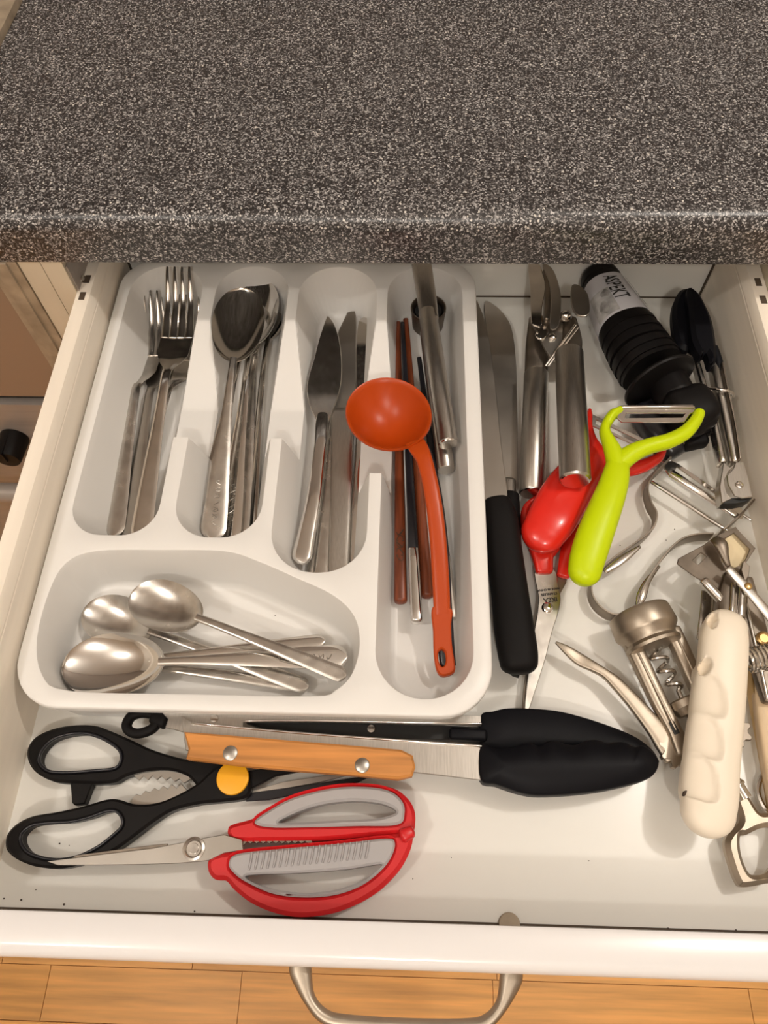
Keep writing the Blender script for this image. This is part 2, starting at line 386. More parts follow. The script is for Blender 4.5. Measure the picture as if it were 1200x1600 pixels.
def sstep(a, b, t):
    t = max(0, min(1, (t-a)/(b-a))); return t*t*(3-2*t)
def saddle(x, y):
    if not .038 < x < .262: return 1
    yf = .304 if x < .186 else .2755
    if y < yf: return 1
    if y > .425: return 1
    zp = .0185
    return zp+(ZT-zp)*max(0, min(1, (y-.350)/(.417-.350)))
tray_mb = MB(); tops = []
outer = resample(rrect(.0025, .2978, .1065, .4868, .032, .032), .003)
def ringz(poly, z): return [(x, y, z) for x, y in poly]
o1 = inset(outer, .0012)
tray_mb.rings([ringz(inset(outer, .007), .0008), ringz(inset(outer, .0058), .002), ringz(inset(outer, .0032), .040), ringz(inset(outer, .0016), .0410), ringz(outer, .0412), ringz(outer, .0463), ringz(inset(outer, .0004), .0474), ringz(o1, ZT)], caps=False)
bot = inset(outer, .007); tray_mb.add(ringz(bot, .0008), [tuple(range(len(bot)))])
loops = [o1]
for poly, draft in comps:
    p = resample(ccw(poly), .0019); dep = ZT-ZF; rg = []
    for i, (x, y) in enumerate(p):
        yf = .304 if x < .186 else .2755
        if 0 <= y-yf < .0019: p[i] = (x, yf+.0004)
        elif 0 < yf-y < .0019: p[i] = (x, yf-.0004)
    top = inset(p, -.0010)
    rg.append(ringz(top, ZT)); rg.append(ringz(inset(p, -.0003), ZT-.0003)); rg.append(ringz(p, ZT-.0012))
    fr = .0065
    for i in range(1, 15):
        z = ZT-.0012-(dep-.0012-fr)*i/14; rg.append(ringz(inset(p, (ZT-z)*draft), z))
    b0 = (dep-fr)*draft
    for i in range(1, 6):
        a = math.radians(18*i); rg.append(ringz(inset(p, b0+fr*(1-math.cos(a))*.9), ZF+fr*(1-math.sin(a))))
    tray_mb.rings([list(reversed(r)) for r in rg], caps=False)
    bl = rg[-1]; ctr = [(a, b) for a, b, _ in bl]
    vo, _, fo, *_ = delaunay_2d_cdt([Vector(q) for q in ctr], [(i, (i+1) % len(ctr)) for i in range(len(ctr))], [], 1, 1e-7)
    tray_mb.add([(v.x, v.y, ZF) for v in vo], [tuple(f) for f in fo])
    loops.append(top)
pts = []; ed = []; polys = []
for l in loops:
    b = len(pts); pts += [Vector(q) for q in l]; ed += [(b+i, b+(i+1) % len(l)) for i in range(len(l))]
vo, _, fo, *_ = delaunay_2d_cdt(pts, ed, [], 1, 1e-7)
def pin(c, poly):
    r = False; j = len(poly)-1
    for i in range(len(poly)):
        if (poly[i][1] > c[1]) != (poly[j][1] > c[1]) and c[0] < (poly[j][0]-poly[i][0])*(c[1]-poly[i][1])/(poly[j][1]-poly[i][1])+poly[i][0]: r = not r
        j = i
    return r
fo = [f for f in fo if not any(pin((sum(vo[i].x for i in f)/len(f), sum(vo[i].y for i in f)/len(f)), l) for l in loops[1:])]
tray_mb.add([(v.x, v.y, ZT) for v in vo], [tuple(f) for f in fo])
for v in tray_mb.v: v.z = min(v.z, saddle(v.x, v.y)) if v.z > .004 else v.z
tag(obj('cutlery_tray', tray_mb, 'tray', smooth=40), 'white plastic cutlery tray with five rounded compartments', 'cutlery tray')

# ------------------------------------------------------------------ cutlery
def frame(A, B, roll=0):
    A = Vector(A); B = Vector(B); x = (B-A).normalized(); y = Vector((0, 0, 1)).cross(x).normalized(); z = x.cross(y)
    r = Matrix.Rotation(roll, 3, x); y = r@y; z = r@z
    return (B-A).length, lambda a, b, c: A+x*a+y*b+z*c
def interp(tab, t):
    for i in range(len(tab)-1):
        if t <= tab[i+1][0]:
            a, b = tab[i], tab[i+1]; u = (t-a[0])/(b[0]-a[0]); u = u*u*(3-2*u)*.5+u*.5
            return a[1]+(b[1]-a[1])*u
    return tab[-1][1]
def strip(mb, F, xs, half, zc, th, nc=8, dish=0, y0=None):
    """flat bar along local x: half(x) half width, zc(x) height; crowned top."""
    rs = []
    for x in xs:
        h = half(x); z = zc(x); ring = []; yo = y0(x) if y0 else 0
        for k in range(nc+1):
            u = -1+2*k/nc; ring.append(F(x, yo+u*h, z+th/2-(abs(u)**4)*th*.35-dish*(1-u*u)))
        for k in range(nc+1):
            u = 1-2*k/nc; ring.append(F(x, yo+u*h, z-th/2+(abs(u)**4)*th*.35-dish*(1-u*u)))
        rs.append(ring)
    mb.rings(rs)
def handle_part(root, F, L, wend, wneck, xneck, zc, m, th=.0022, endr=None, name='handle'):
    mb = MB(); endr = endr or wend/2
    xs = [endr*(1-math.cos(math.radians(a))) for a in (3, 20, 38, 55, 72, 90)]; n = 22
    xs += [xs[-1]+(xneck-xs[-1])*i/n for i in range(1, n+1)]
    def half(x):
        t = x/xneck; base = wend/2+(wneck-wend)/2*sstep(.0, .97, t)**.8
        if x < endr: base *= math.sqrt(max(1e-4, 1-(1-x/endr)**2))
        return base
    strip(mb, F, xs, half, zc, th); return obj(name, mb, m, root)
def fork(A, B, whead, wend, m, label, roll=0, lift=.006):
    L, F = frame(A, B, roll); F0 = F
    root = thing('fork', label, 'fork', A, 'forks in the left tray compartment')
    zc = lambda x: interp([(0, 0), (.35, .003), (.58, .003+lift*.4), (.68, -.002), (.78, -.0045), (.88, .001), (1, lift+.012)], x/L)
    handle_part(root, F, L, wend, .0072, L*.61, zc, m, .0023)
    mb = MB(); hw = lambda x: interp([(.595, .0034), (.62, .0042), (.655, whead*.34), (.69, whead*.47), (.775, whead*.5)], x/L)
    strip(mb, F, [L*(.595+.175*i/16) for i in range(17)], hw, zc, .0016, nc=10, dish=.0012); obj('head', mb, m, root)
    for k in range(4):
        mb = MB(); yc = (-1.5+k)*whead/4
        def hh(x, L=L): return max(.0002, whead*.112*(1-max(0, (x/L-.78)/.22)**1.2*.66))
        strip(mb, F, [L*(.768+.232*i/16) for i in range(17)], hh, zc, .0015, nc=4, y0=lambda x, yc=yc: yc*(1-.10*max(0, (x/L-.8)/.2)))
        obj('tine', mb, m, root)
    return root
def spoon(A, B, bl, bw, wend, m, label, group, roll=0, depth=.009, neck=.0055, zend=0, engraved=False, hm=None, name='spoon'):
    """A handle end, B bowl tip; bl bowl length, bw bowl width."""
    L, F = frame(A, B, roll); root = thing(name, label, 'spoon', A, group)
    xn = L-bl; zc = lambda x: interp([(0, zend), (.35, .003+zend*.4), (.62, .004), (.72, .0025), (1, .0)], x/L) if x < xn else 0
    z_n = zc(xn-.0001)
    def zh(x): return zc(x) if x < xn*.92 else z_n+(zc(xn*.92)-z_n)*(xn-x)/(xn*.08)
    h = handle_part(root, F, L, wend, neck, xn+.004, zh, hm or m, .0023)
    if engraved:
        mb = MB()
        for q in range(7):
            x0 = .012+q*.0052; pts = [F(x0+.0016*math.cos(a*1.1), .0018*math.sin(a*1.7+q), zh(x0)+.0013) for a in [j*.8 for j in range(8)]]
            mb.tube(pts, .00025, n=2, seg=5)
        obj('engraving', mb, 'blade', h)
    # bowl: egg outline, inner and outer shells
    nu, nv = 20, 20; mb = MB()
    def pt(u, v, off):
        # u 0..1 neck->tip, v -1..1
        a = math.pi*u; xx = xn+bl*(1-math.cos(a))/2
        t = (xx-xn)/bl; tw = .56; q_ = (t-tw)/(1-tw) if t > tw else (tw-t)/tw; wv = bw/2*math.sqrt(max(0, 1-abs(q_)**(2.0 if t > tw else 2.1)))
        wv = max(wv, neck*.5*(1-t)**3)
        d = depth*(math.sin(math.pi*min(1, t**.9))**.75 if 0 < t < 1 else 0)
        zz = -d*(1-abs(v)**2.3)+z_n*(1-t)**3+.0008*math.sin(math.pi*t)
        return F(xx, v*wv, zz+off)
    vs = []; fs = []; W = nv+1
    for off in (.0005, -.0007):
        for i in range(nu+1):
            for j in range(nv+1): vs.append(pt(i/nu, math.sin(math.pi/2*(-1+2*j/nv)), off))
    K = (nu+1)*W
    for i in range(nu):
        for j in range(nv):
            a = i*W+j; fs.append((a, a+W, a+W+1, a+1)); fs.append((K+a, K+a+1, K+a+W+1, K+a+W))
        for j in (0, nv):
            a = i*W+j; fs.append((a, a+W, K+a+W, K+a))
    mb.add(vs, fs); obj('bowl', mb, m, root, smooth=60)
    return root
def knife(A, B, wb, wend, m, label, group, roll=0, sh='round', xb=.50, hm=None, serr=False, belly=1.15, side=1):
    L, F = frame(A, B, roll); root = thing('table_knife', label, 'knife', A, group)
    zc = lambda x: .001
    if sh == 'straight': hh = handle_part(root, F, L, wend, wb*.98, L*xb, zc, hm or m, .0042, endr=.003)
    else: hh = handle_part(root, F, L, wend, wb*.55, L*xb, zc, hm or m, .0042)
    mb = MB(); out = []; n = 26
    top = []; bo = []
    for i in range(n+1):
        t = i/n; x = L*(xb+(1-xb)*t)-.0005
        if sh == 'straight': a = wb*.49; b = -wb*.49
        else: a = wb*.5*interp([(0, .52), (.14, .55), (.30, .95), (1, 1.0)], t); b = -wb*.5*interp([(0, .52), (.10, .60), (.25, 1.0), (.6, belly), (1, 1.1)], t)
        if t > .72:
            q = ((t-.72)/.28); b = b+(a*.9-b)*q**2.0*.97
            a = a*(1-.12*q**3)
        if serr and i % 2 and .45 < t < .98: b += .0006
        top.append((x, a*side)); bo.append((x, b*side))
    rs = []
    for (x, a), (_, b) in zip(top, bo):
        c = (a+b)/2
        rs.append([F(x, a, .001+.0008), F(x, c, .001+.0008), F(x, b, .001+.0002), F(x, b, .001-.0002), F(x, c, .001-.0008), F(x, a, .001-.0008)])
    mb.rings(rs); obj('blade', mb, m if not serr else 'blade', root, smooth=30)
    return root

def T(x, y, z): return P(x, y, z)-Vector((0, 0, .017))
fork(P(176, 838, .0110), T(229, 455, .034), .0250, .0165, 'steel2', 'steel fork with tines in shadow, leftmost in the fork compartment', roll=.04)
fork(P(200, 838, .0095), T(252, 466, .030), .0235, .0145, 'blade', 'dull steel fork wedged between the two front forks of the compartment', roll=-.12)
fork(P(197, 840, .0075), T(297, 462, .029), .0250, .014, 'steel', 'steel fork lying lowest, half under the bright-tined fork')
fork(P(219, 842, .0190), P(282, 424, .050)-Vector((0, 0, .012)), .0270, .0160, 'steel', 'steel fork on top with bright shining tines nearest the spoons')

SG = 'tablespoons in the second tray compartment'
spoon(P(388, 845, .008), P(430, 448, .018), .062, .036, .0145, 'steel', 'tablespoon farthest right in the second compartment, bowl edge-on beside the divider', SG, roll=-.55)
spoon(P(374, 846, .009), P(410, 452, .016), .062, .038, .0150, 'steel2', 'tablespoon buried at the bottom of the spoon pile', SG)
spoon(P(357, 846, .0125), P(406, 438, .034), .070, .040, .0180, 'chrome', 'tablespoon with a bright bowl tip peeking out behind the top spoon', SG, roll=-.15, engraved=True)
spoon(P(314, 840, .011), P(394, 470, .028), .062, .037, .0165, 'steel', 'tablespoon whose plain handle lies leftmost in the spoon pile', SG)
spoon(P(332, 843, .019), P(379, 450, .050), .072, .0415, .0185, 'steel', 'tablespoon on top of the pile with its whole bowl facing up', SG, roll=.10, engraved=True, hm='steel2')

KG = 'table knives in the third tray compartment'
def pknife(blade, hrows, zb, m, hm, label, th=.0018, hex_=3.0, sm=3, tilt=0):
    root = thing('table_knife', label, 'knife', P(*hrows[-1][:3]), KG)
    y0 = P(*blade[0][:2], zb).y
    obj('blade', MB().pplate(blade, zt=(lambda x, y: zb+(y-y0)*tilt), zref=zb, th=th, bev=.0004, smooth=sm), m, root)
    obj('handle', MB().psweep(hrows, n=7, ex=hex_, seg=20), hm, root); return root
pknife([(508, 520), (518, 530), (520, 600), (517, 650), (506, 655), (504, 600)], [(511, 640, .0120, 12, .0035), (506, 700, .0120, 13, .0035), (499, 790, .0110, 14, .0035), (485, 904, .0085, 13, .0035)], .0125, 'steel', 'steel2', 'thin knife handle lying beneath the rounded knife on the left')
pknife([(530, 530), (540, 560), (536, 640), (526, 660), (518, 655), (522, 600)], [(522, 650, .0155, 11, .0035), (517, 700, .0155, 15, .0035), (511, 780, .0150, 22, .0035), (502, 905, .0120, 27, .0035)], .016, 'steel', 'steel2', 'speckled bright knife handle between rounded knife and brushed knife')
pknife([(560, 503), (566, 496), (572, 496), (576, 502), (577, 560), (574, 640), (560, 642), (557, 580), (557, 530)], [(567, 630, .0150, 16, .0035), (563, 720, .0150, 19, .0040), (557, 800, .0140, 19, .0045), (552, 900, .0110, 17, .0045)], .0175, 'chrome', 'chrome', 'narrow mirror-polished knife next to the right-hand divider')
ser = [(545, 487), (552, 486), (556, 492), (556, 540), (552, 645), (518, 645), (521, 590), (525, 540), (527, 522)]
for q in range(8): ser += [(529+q*1.7, 516-q*3.6), (529.5+q*1.9, 513-q*3.6)]
pknife(ser, [(535, 640, .0200, 36, .0045), (534, 700, .0195, 34, .0050), (532, 800, .0180, 33, .0055), (529, 905, .0150, 32, .0055)], .0205, 'blade', 'brushed', 'wide brushed steak knife with serrated tip and straight handle', sm=2, hex_=5, tilt=.04)
pknife([(510, 496), (515, 496), (524, 510), (531, 535), (534, 570), (532, 600), (524, 626), (514, 652), (508, 668), (497, 668), (492, 650), (484, 632), (479, 608), (482, 585), (490, 560), (498, 530)], [(505, 640, .0232, 16, .0020), (503, 662, .0242, 21, .0032), (500, 700, .0250, 20, .0045), (490, 780, .0240, 24, .0050), (478, 840, .0215, 29, .0050), (472, 868, .0207, 31, .0045), (470, 877, .0205, 22, .0035), (469, 880, .0205, 12, .0025)], .0275, 'steel', 'chrome', 'polished butter knife with rounded handle end, leftmost of the knives', tilt=.03)

TG = 'teaspoons in the front compartment'
spoon(P(483, 1072, .0085), P(112, 1030, .010), .056, .033, .0105, 'steel2', 'teaspoon nested lowest with only its handle corner showing', TG)
spoon(P(508, 1001, .013), P(104, 1048, .021), .058, .037, .0100, 'steel', 'plain teaspoon nested directly under the big shiny spoon', TG)
spoon(P(482, 1074, .013), P(131, 952, .015), .055, .0350, .0110, 'steel2', 'dull teaspoon with its bowl between the other two bowls', TG)
spoon(P(543, 1026, .018), P(97, 1042, .029), .066, .0420, .0170, 'chrome', 'largest shiny spoon with ornate handle end in the front compartment', TG, engraved=True)
spoon(P(541, 1057, .0275), P(205, 927, .029), .0545, .0350, .0105, 'steel2', 'satin teaspoon lying diagonally across the other teaspoons', TG, depth=.007)

# ------------------------------------------------------------------ garlic press, chopsticks, orange spoon
gp = thing('garlic_press', 'steel garlic press with tubular handles in the long compartment', 'garlic press', P(690, 600, .01))
m = MB(); a, b = P(697, 735, .018), P(668, 520, .020); r = .0068
L = (b-a).length; m.lathe(a, b, [(0, .0001), (0, r*.92), (.001, r), (L, r*.95), (L+.0005, .0001)]); hd = obj('lower_handle', m, 'brushed', gp)
m = MB(); c = P(669, 492, .024); prof_o = [(0, .012), (.002, .0132), (.020, .0145), (.0205, .0148), (.0225, .0148), (.0228, .0140), (.020, .0128), (.004, .0118), (.0035, .0001)]
m.lathe((c.x, c.y, .010), (c.x, c.y, .05), prof_o, 36); obj('basket', m, 'darkst', gp)
m = MB().lathe((c.x, c.y, .0145), (c.x, c.y, .05), [(0, .0110), (.0146, .0110), (.0150, .0001)], 28); obj('basket_shade', m, 'ink_shade', gp)  # black cylinder standing in for the dark inside of the basket
m = MB(); a, b = P(700, 694, .038), P(668, 487, .046); L = (b-a).length; r = .0074
m.lathe(a, b, [(0, .0001), (.0003, r*.9), (.0012, r), (L-.001, r), (L, r*.93), (L, .0001)]); h2 = obj('upper_handle', m, 'brushed', gp)
m = MB(); m.lathe(a, a-(b-a), [(-.0006, r*.2), (-.0006, r*.94), (.0006, r*.88), (.0007, .0001)]); obj('end_cap', m, 'steel', h2)
m = MB(); m.psweep([(671, 500, .0455, 29, .012), (666, 460, .0475, 30, .012), (658, 410, .049, 31, .011)], ex=3.2); obj('lever', m, 'brushed', gp)

CG = 'chopsticks in the long compartment'
def stick(px, name, m, label, tip=None, ex=2.4, carve=False):
    (x0, y0, z0, w0), (x1, y1, z1, w1) = px
    root = thing(name, label, 'chopstick', P(x1, y1, z1), CG)
    A = P(x0, y0, z0); B = P(x1, y1, z1); wa, wb = w0*S(x0, y0, z0), w1*S(x1, y1, z1)
    cut = .80 if tip else 1.0
    mb = MB().sweep([(*A.lerp(B, t), wa+(wb-wa)*t, wa+(wb-wa)*t) for t in (0, cut*.5, cut)], n=4, ex=ex, seg=16); s = obj('shaft', mb, m, root)
    if tip:
        mb = MB().sweep([(*A.lerp(B, t), (wa+(wb-wa)*t)*1.03, (wa+(wb-wa)*t)*1.03) for t in (cut, .9, 1.0)], n=3, ex=ex, seg=16); obj('silver_end', mb, tip, root)
    if carve:
        mb = MB(); D = (B-A).normalized(); sd = D.cross(Vector((0, 0, 1)))
        for q in range(5):
            c = A.lerp(B, .80+q*.020)+Vector((0, 0, wb*.50))
            mb.tube([c+D*(.0024*math.sin(j*1.3+q))+sd*(.0026*math.cos(j*.9+q*2)) for j in range(7)], .00028, n=2, seg=5)
        obj('carving', mb, 'edge', s)
stick([(622, 505, .012, 8), (626, 938, .0115, 21)], 'chopstick', 'redwood', 'reddish wooden chopstick with carved figure near its thick end', carve=True, ex=3)
stick([(634, 500, .016, 8), (668, 930, .0115, 20)], 'chopstick', 'redwood', 'plain reddish wooden chopstick running just left of the orange handle', ex=3)
stick([(629, 505, .021, 6), (651, 970, .0185, 19)], 'chopstick', 'blackw', 'black chopstick with silver end between the wooden chopsticks', tip='chrome', ex=4)
stick([(655, 560, .016, 7), (708, 965, .010, 17)], 'chopstick', 'blackw', 'black silver-ended chopstick peeking out right of the orange handle', tip='chrome', ex=4)

os_ = thing('serving_spoon', 'orange plastic ladle spoon with black underside lying across the tray dividers', 'spoon', P(690, 900, .02))
cx, cy = 607, 645; zr = .062
c = P(cx, cy, zr); sc_ = S(cx, cy, zr); ang = math.atan2((P(650, 700, zr)-c).y, (P(650, 700, zr)-c).x)
def bowl(mb, c, ra, rb, dep, off, ang, inner=True, nu=16, nv=44, lip=.0012):
    rs = []
    R = Matrix.Rotation(ang, 3, 'Z')
    for i in range(nu+1):
        u = 1-i/nu; r_ = max(u, .02)
        rs.append([Vector(c)+R@Vector((ra*r_*math.cos(2*math.pi*k/nv), rb*r_*math.sin(2*math.pi*k/nv), -dep*(1-u**2.2))) for k in range(nv)])
    out = [[v+Vector((0, 0, -off))+(v-Vector(c)).normalized()*.0*0 for v in r] for r in rs]
    rim = [[Vector(c)+(v-Vector(c))*(1+lip/ra)+Vector((0, 0, .0004)) for v in rs[0]], [Vector(c)+(v-Vector(c))*(1+lip*1.6/ra)+Vector((0, 0, -off*.5)) for v in rs[0]], [Vector(c)+(v-Vector(c))*(1+lip/ra)+Vector((0, 0, -off)) for v in rs[0]]]
    mb.rings(list(reversed(rs))+rim+out); return mb
m = bowl(MB(), c, 68*sc_, 62.5*sc_, .021, .0022, ang); obj('bowl', m, 'orange', os_, smooth=60)
hp = [(648, 690, .0588, 30, .0020), (655, 702, .0602, 30, .0040), (664, 722, .0600, 25, .0055), (675, 770, .0560, 25, .0058), (683, 830, .0490, 26, .0058), (688, 900, .0400, 27, .0058), (691, 960, .0320, 26, .0056)]
m = MB().psweep(hp, n=8, ex=3.0, ends=False, seg=20)
obj('handle', m, 'orange', os_)
zpx = lambda py: .0349-(py-955)/100*.0122
WE = lambda l: [tuple(P(x, y, zpx(y))[:2]) for x, y in cr(l, 5, True)]
ya, yb = P(690, 955, zpx(955)).y, P(690, 1055, zpx(1055)).y
m = MB().plate(WE([(676, 948), (677, 985), (678, 1020), (682, 1045), (690, 1055), (702, 1054), (711, 1047), (710, 1032), (706, 1005), (705, 975), (705, 950)]), [WE([(690, 1013), (695, 1018), (697, 1030), (694, 1040), (689, 1040), (685, 1030), (685, 1018)])],
    zt=lambda x, y: zpx(1055)+(zpx(955)-zpx(1055))*(y-yb)/(ya-yb), th=.0055, bev=.0009)
obj('handle_end', m, 'orange', os_)
m = MB().psweep([(x+2.5, y, z-.0042, w_, .0035) for x, y, z, w_, _ in hp[1:]], n=8, ex=3.0, ends=False)
m.psweep([(694, 958, .0275, 27, .0035), (696, 1000, .0230, 27, .0035), (700, 1040, .0185, 25, .0035)], n=6, ex=3.0)
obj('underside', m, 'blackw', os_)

# ------------------------------------------------------------------ chef knives right of the tray
k2 = thing('kitchen_knife', 'curved kitchen knife lying under the black-handled chef knife', 'knife', P(785, 900, .005))
m = MB().pplate([(759, 470), (775, 478), (790, 494), (800, 515), (806, 560), (808, 620), (809, 700), (806, 768), (786, 768), (780, 700), (772, 620), (764, 540), (757, 490)], zt=.0075, th=.0016, smooth=4); obj('blade', m, 'blade', k2)
m = MB().psweep([(795, 752, .0085, 22, .009), (795, 775, .0085, 24, .011)], ex=2.6); obj('bolster', m, 'brushed', k2)
m = MB().psweep([(796, 776, .0095, 30, .014), (797, 860, .010, 36, .016), (800, 950, .0105, 46, .017), (808, 1030, .0105, 40, .016), (812, 1042, .0105, 34, .014)], ex=2.6, n=7); obj('handle', m, 'blackm', k2)
k1 = thing('chef_knife', 'chef knife with long steel blade and large black handle beside the tray', 'knife', P(800, 900, .02))
m = MB().pplate([(744, 471), (750, 480), (756, 496), (765, 535), (775, 610), (784, 700), (793, 772), (786, 780), (757, 792), (752, 740), (748, 640), (745, 540)], zt=.0290, th=.0018, smooth=3); obj('blade', m, 'blade', k1)
m = MB().psweep([(776, 786, .029, 44, .016), (782, 812, .029, 53, .019), (789, 870, .0285, 56, .020), (797, 930, .0275, 58, .021), (803, 980, .027, 62, .022), (809, 1020, .026, 62, .022), (811, 1040, .0255, 58, .020)], ex=2.5, n=8, seg=24); obj('handle', m, 'blackm', k1)
for px, py in ():
    pass

# ------------------------------------------------------------------ can opener with two steel tube handles
co = thing('can_opener', 'steel can opener with two tubular handles, jaws towards the drawer back', 'can opener', P(860, 650, .01))
def tubeh(root, p0, p1, z0, z1, rpx):
    a, b = P(*p0, z0), P(*p1, z1); L = (b-a).length; r = rpx*S(*p0, z0)
    m = MB().lathe(a, b, [(0, r*.93), (.0010, r), (L-.0012, r), (L, r*.93), (L+.0002, .0001)], 32); h = obj('handle', m, 'brushed', root)
    m = MB().lathe(a, b, [(-.0006, .0001), (-.0006, r*.86), (.0002, r*.94), (.0012, r*.94)], 32); obj('end_cap', m, 'steel', h); return h
tubeh(co, (831, 771), (838, 583), .016, .022, 20.5)
tubeh(co, (899, 751), (889, 551), .049, .046, 24.5)
m = MB().psweep([(838, 582, .018, 36, .012), (840, 540, .019, 37, .012), (842, 500, .020, 32, .010)], ex=2.4); obj('tang', m, 'darkst', co)
m = MB().psweep([(893, 552, .034, 30, .008), (893, 530, .032, 32, .008), (888, 500, .030, 26, .008)], ex=2.4); obj('tang', m, 'darkst', co)
m = MB().pplate([(830, 498), (858, 505), (882, 505), (884, 540), (877, 555), (866, 562), (852, 545), (840, 520)], zt=.0335, th=.003, smooth=3); obj('body_plate', m, 'blade', co)
m = MB().pplate([(826, 412), (840, 410), (848, 424), (852, 450), (847, 480), (846, 508), (836, 508), (830, 500), (829, 450)], zt=.040, th=.0018, smooth=3); obj('jaw_plate', m, 'steel', co)
m = MB().pplate([(848, 412), (862, 418), (872, 440), (877, 470), (873, 508), (860, 512), (861, 470), (858, 440)], zt=.044, th=.0018, smooth=3); obj('jaw_plate', m, 'blade', co)
m = MB().psweep([(852, 424, .036, 8, .014), (856, 460, .036, 12, .014), (853, 505, .036, 10, .012)], ex=3); obj('jaw_gap_shade', m, 'darkst', co)  # dark bar standing in for the shaded gap between the jaws
m = MB(); a = P(863, 527, .0335); m.lathe(a, a+Vector((0, 0, .01)), [(0, .0036), (.0016, .0034), (.0026, .002), (.0028, .0001)], 18); obj('rivet', m, 'steel', co)
m = MB().pplate([(836, 522), (846, 511), (856, 512), (857, 520), (849, 529), (841, 528)], zt=.0355, th=.002, smooth=3); obj('tab', m, 'steel', co)
m = MB().ell(P(884, 494, .040), .0052, .0048, .0048); obj('axle_knob', m, 'steel', co)
m = MB().pplate([(893, 449), (904, 452), (916, 468), (919, 492), (914, 500), (901, 496), (894, 484), (891, 465)], zt=lambda x, y: .052+(x-.372)*.3, zref=.05, th=.0022, smooth=3); obj('crank', m, 'blade', co)
m = MB().tube([P(853, 572, .030), P(876, 540, .040), P(899, 508, .046)], .0012, n=3); m.tube([P(857, 572, .030), P(881, 541, .040), P(903, 512, .046)], .0009, n=3); obj('spring_rod', m, 'chrome', co)

# ------------------------------------------------------------------ knife sharpener
ks = thing('knife_sharpener', 'black knife sharpener with lettered grey paper label, leaning at the drawer back', 'knife sharpener', P(1000, 560, .01))
axis = [(935, 433), (953, 470), (975, 510), (1000, 552), (1024, 588)]
zs = [.028, .029, .030, .031, .031]
wd = [56, 70, 82, 93, 96]; hh = [.030, .036, .042, .046, .048]
def arow(i, dw=0, dh=0): return (axis[i][0], axis[i][1], zs[i], wd[i]+dw, hh[i]+dh)
def amix(t, dw=0, dh=0):
    i = min(3, int(t)); u = t-i; a, b = arow(i, dw, dh), arow(i+1, dw, dh); return tuple(p+(q-p)*u for p, q in zip(a, b))
m = MB().psweep([amix(0), amix(.25, 2)], n=4, ex=2.3, seg=36); m.psweep([amix(.2), amix(1), amix(2), amix(2.6)], n=5, ex=2.3, seg=36, ends=False); body = obj('body', m, 'black', ks)
m = MB().psweep([amix(.45, 1.2, .0008), amix(1, 1.2, .0008), amix(1.5, 1.2, .0008), amix(2.02, 1.2, .0008)], n=6, ex=2.3, seg=48, ends=False); lab = obj('label', m, 'label', ks)
m = MB()
for q in range(11):
    t = 2.05+q*.155; m.psweep([amix(t, 3 if q % 2 else -1, .0012 if q % 2 else -.001), amix(t+.14, 3 if q % 2 else -1, .0012 if q % 2 else -.001)], n=1, ex=2.3, seg=36, ends=False)
obj('ribbed_sleeve', m, 'black', ks, smooth=30)
# label print: frame on the label surface
def lab_pt(t, v, off=.0009):
    """t along the body, v angle from the top (radians, + to the right)."""
    r = amix(t, 1.2, .0008); r2 = amix(t+.02, 1.2, .0008); c = P(*r[:3]); d = (P(*r2[:3])-c).normalized()
    sd = d.cross(Vector((0, 0, 1))).normalized(); u = sd.cross(d); th = math.pi/2-v; cx, sy = math.cos(th), math.sin(th); wv = r[3]*S(*r[:3])
    # sd points left when d runs towards the viewer, so mirror
    return c-sd*(math.copysign(abs(cx)**(2/2.3), cx)*(wv/2+off*.5))+u*(math.copysign(abs(sy)**(2/2.3), sy)*(r[4]/2+off*.5))
def patch(t0, t1, v0, v1, off=.0007, nt=5, nv=5):
    mb = MB(); vs = [lab_pt(t0+(t1-t0)*i/nt, v0+(v1-v0)*j/nv, off) for i in range(nt+1) for j in range(nv+1)]
    mb.add(vs, [(i*(nv+1)+j, i*(nv+1)+j+1, (i+1)*(nv+1)+j+1, (i+1)*(nv+1)+j) for i in range(nt) for j in range(nv)]); return mb
def text_mesh(s, extr=0):
    cu = bpy.data.curves.new('txt', 'FONT'); cu.body = s; cu.size = 1; cu.resolution_u = 3; cu.align_x = 'CENTER'; cu.align_y = 'CENTER'; cu.offset = .012
    o = bpy.data.objects.new('txt', cu); C.objects.link(o); dg = bpy.context.evaluated_depsgraph_get(); me = bpy.data.meshes.new_from_object(o.evaluated_get(dg))
    vs = [v.co.copy() for v in me.vertices]; fs = [tuple(p.vertices) for p in me.polygons]; bpy.data.objects.remove(o); bpy.data.meshes.remove(me); return vs, fs
LM = dict(s=1)
vs, fs = text_mesh('ASPEKT')
xm = max(v.x for v in vs)
m = MB(); m.add([lab_pt(1.10+v.x/xm*.50, -.08+v.y*.70, .0022) for v in vs], fs); obj('lettering', m, 'ink_shade', lab)
m = patch(1.05, 1.97, -1.35, -.32, .0012, 8, 8); pg = obj('printed_picture', m, 'photol', lab)
m = MB()
for t0, t1, v0, v1 in ((1.10, 1.36, -.75, -.36), (1.45, 1.88, -1.05, -.62)):
    c = [lab_pt((t0+t1)/2+(t1-t0)/2*math.cos(a)*(1+.2*math.sin(3*a)), (v0+v1)/2+(v1-v0)/2*math.sin(a), .0020) for a in [2*math.pi*k/18 for k in range(18)]]
    m.add(c, [tuple(range(18))])
obj('printed_hand', m, 'photog', lab)
m = MB(); t = .62; random.seed(3)
while t < 1.85:
    wq = random.choice((.012, .02, .035)); q = patch(t, t+wq, .72, 1.02, .0018, 1, 4); m.add(q.v, q.f); t += wq+random.choice((.015, .022, .035))
obj('barcode', m, 'ink_shade', lab)
m = MB(); fc = P(1030, 597, .036); dv = (P(1040, 612, .036)-P(1020, 584, .036)).normalized()
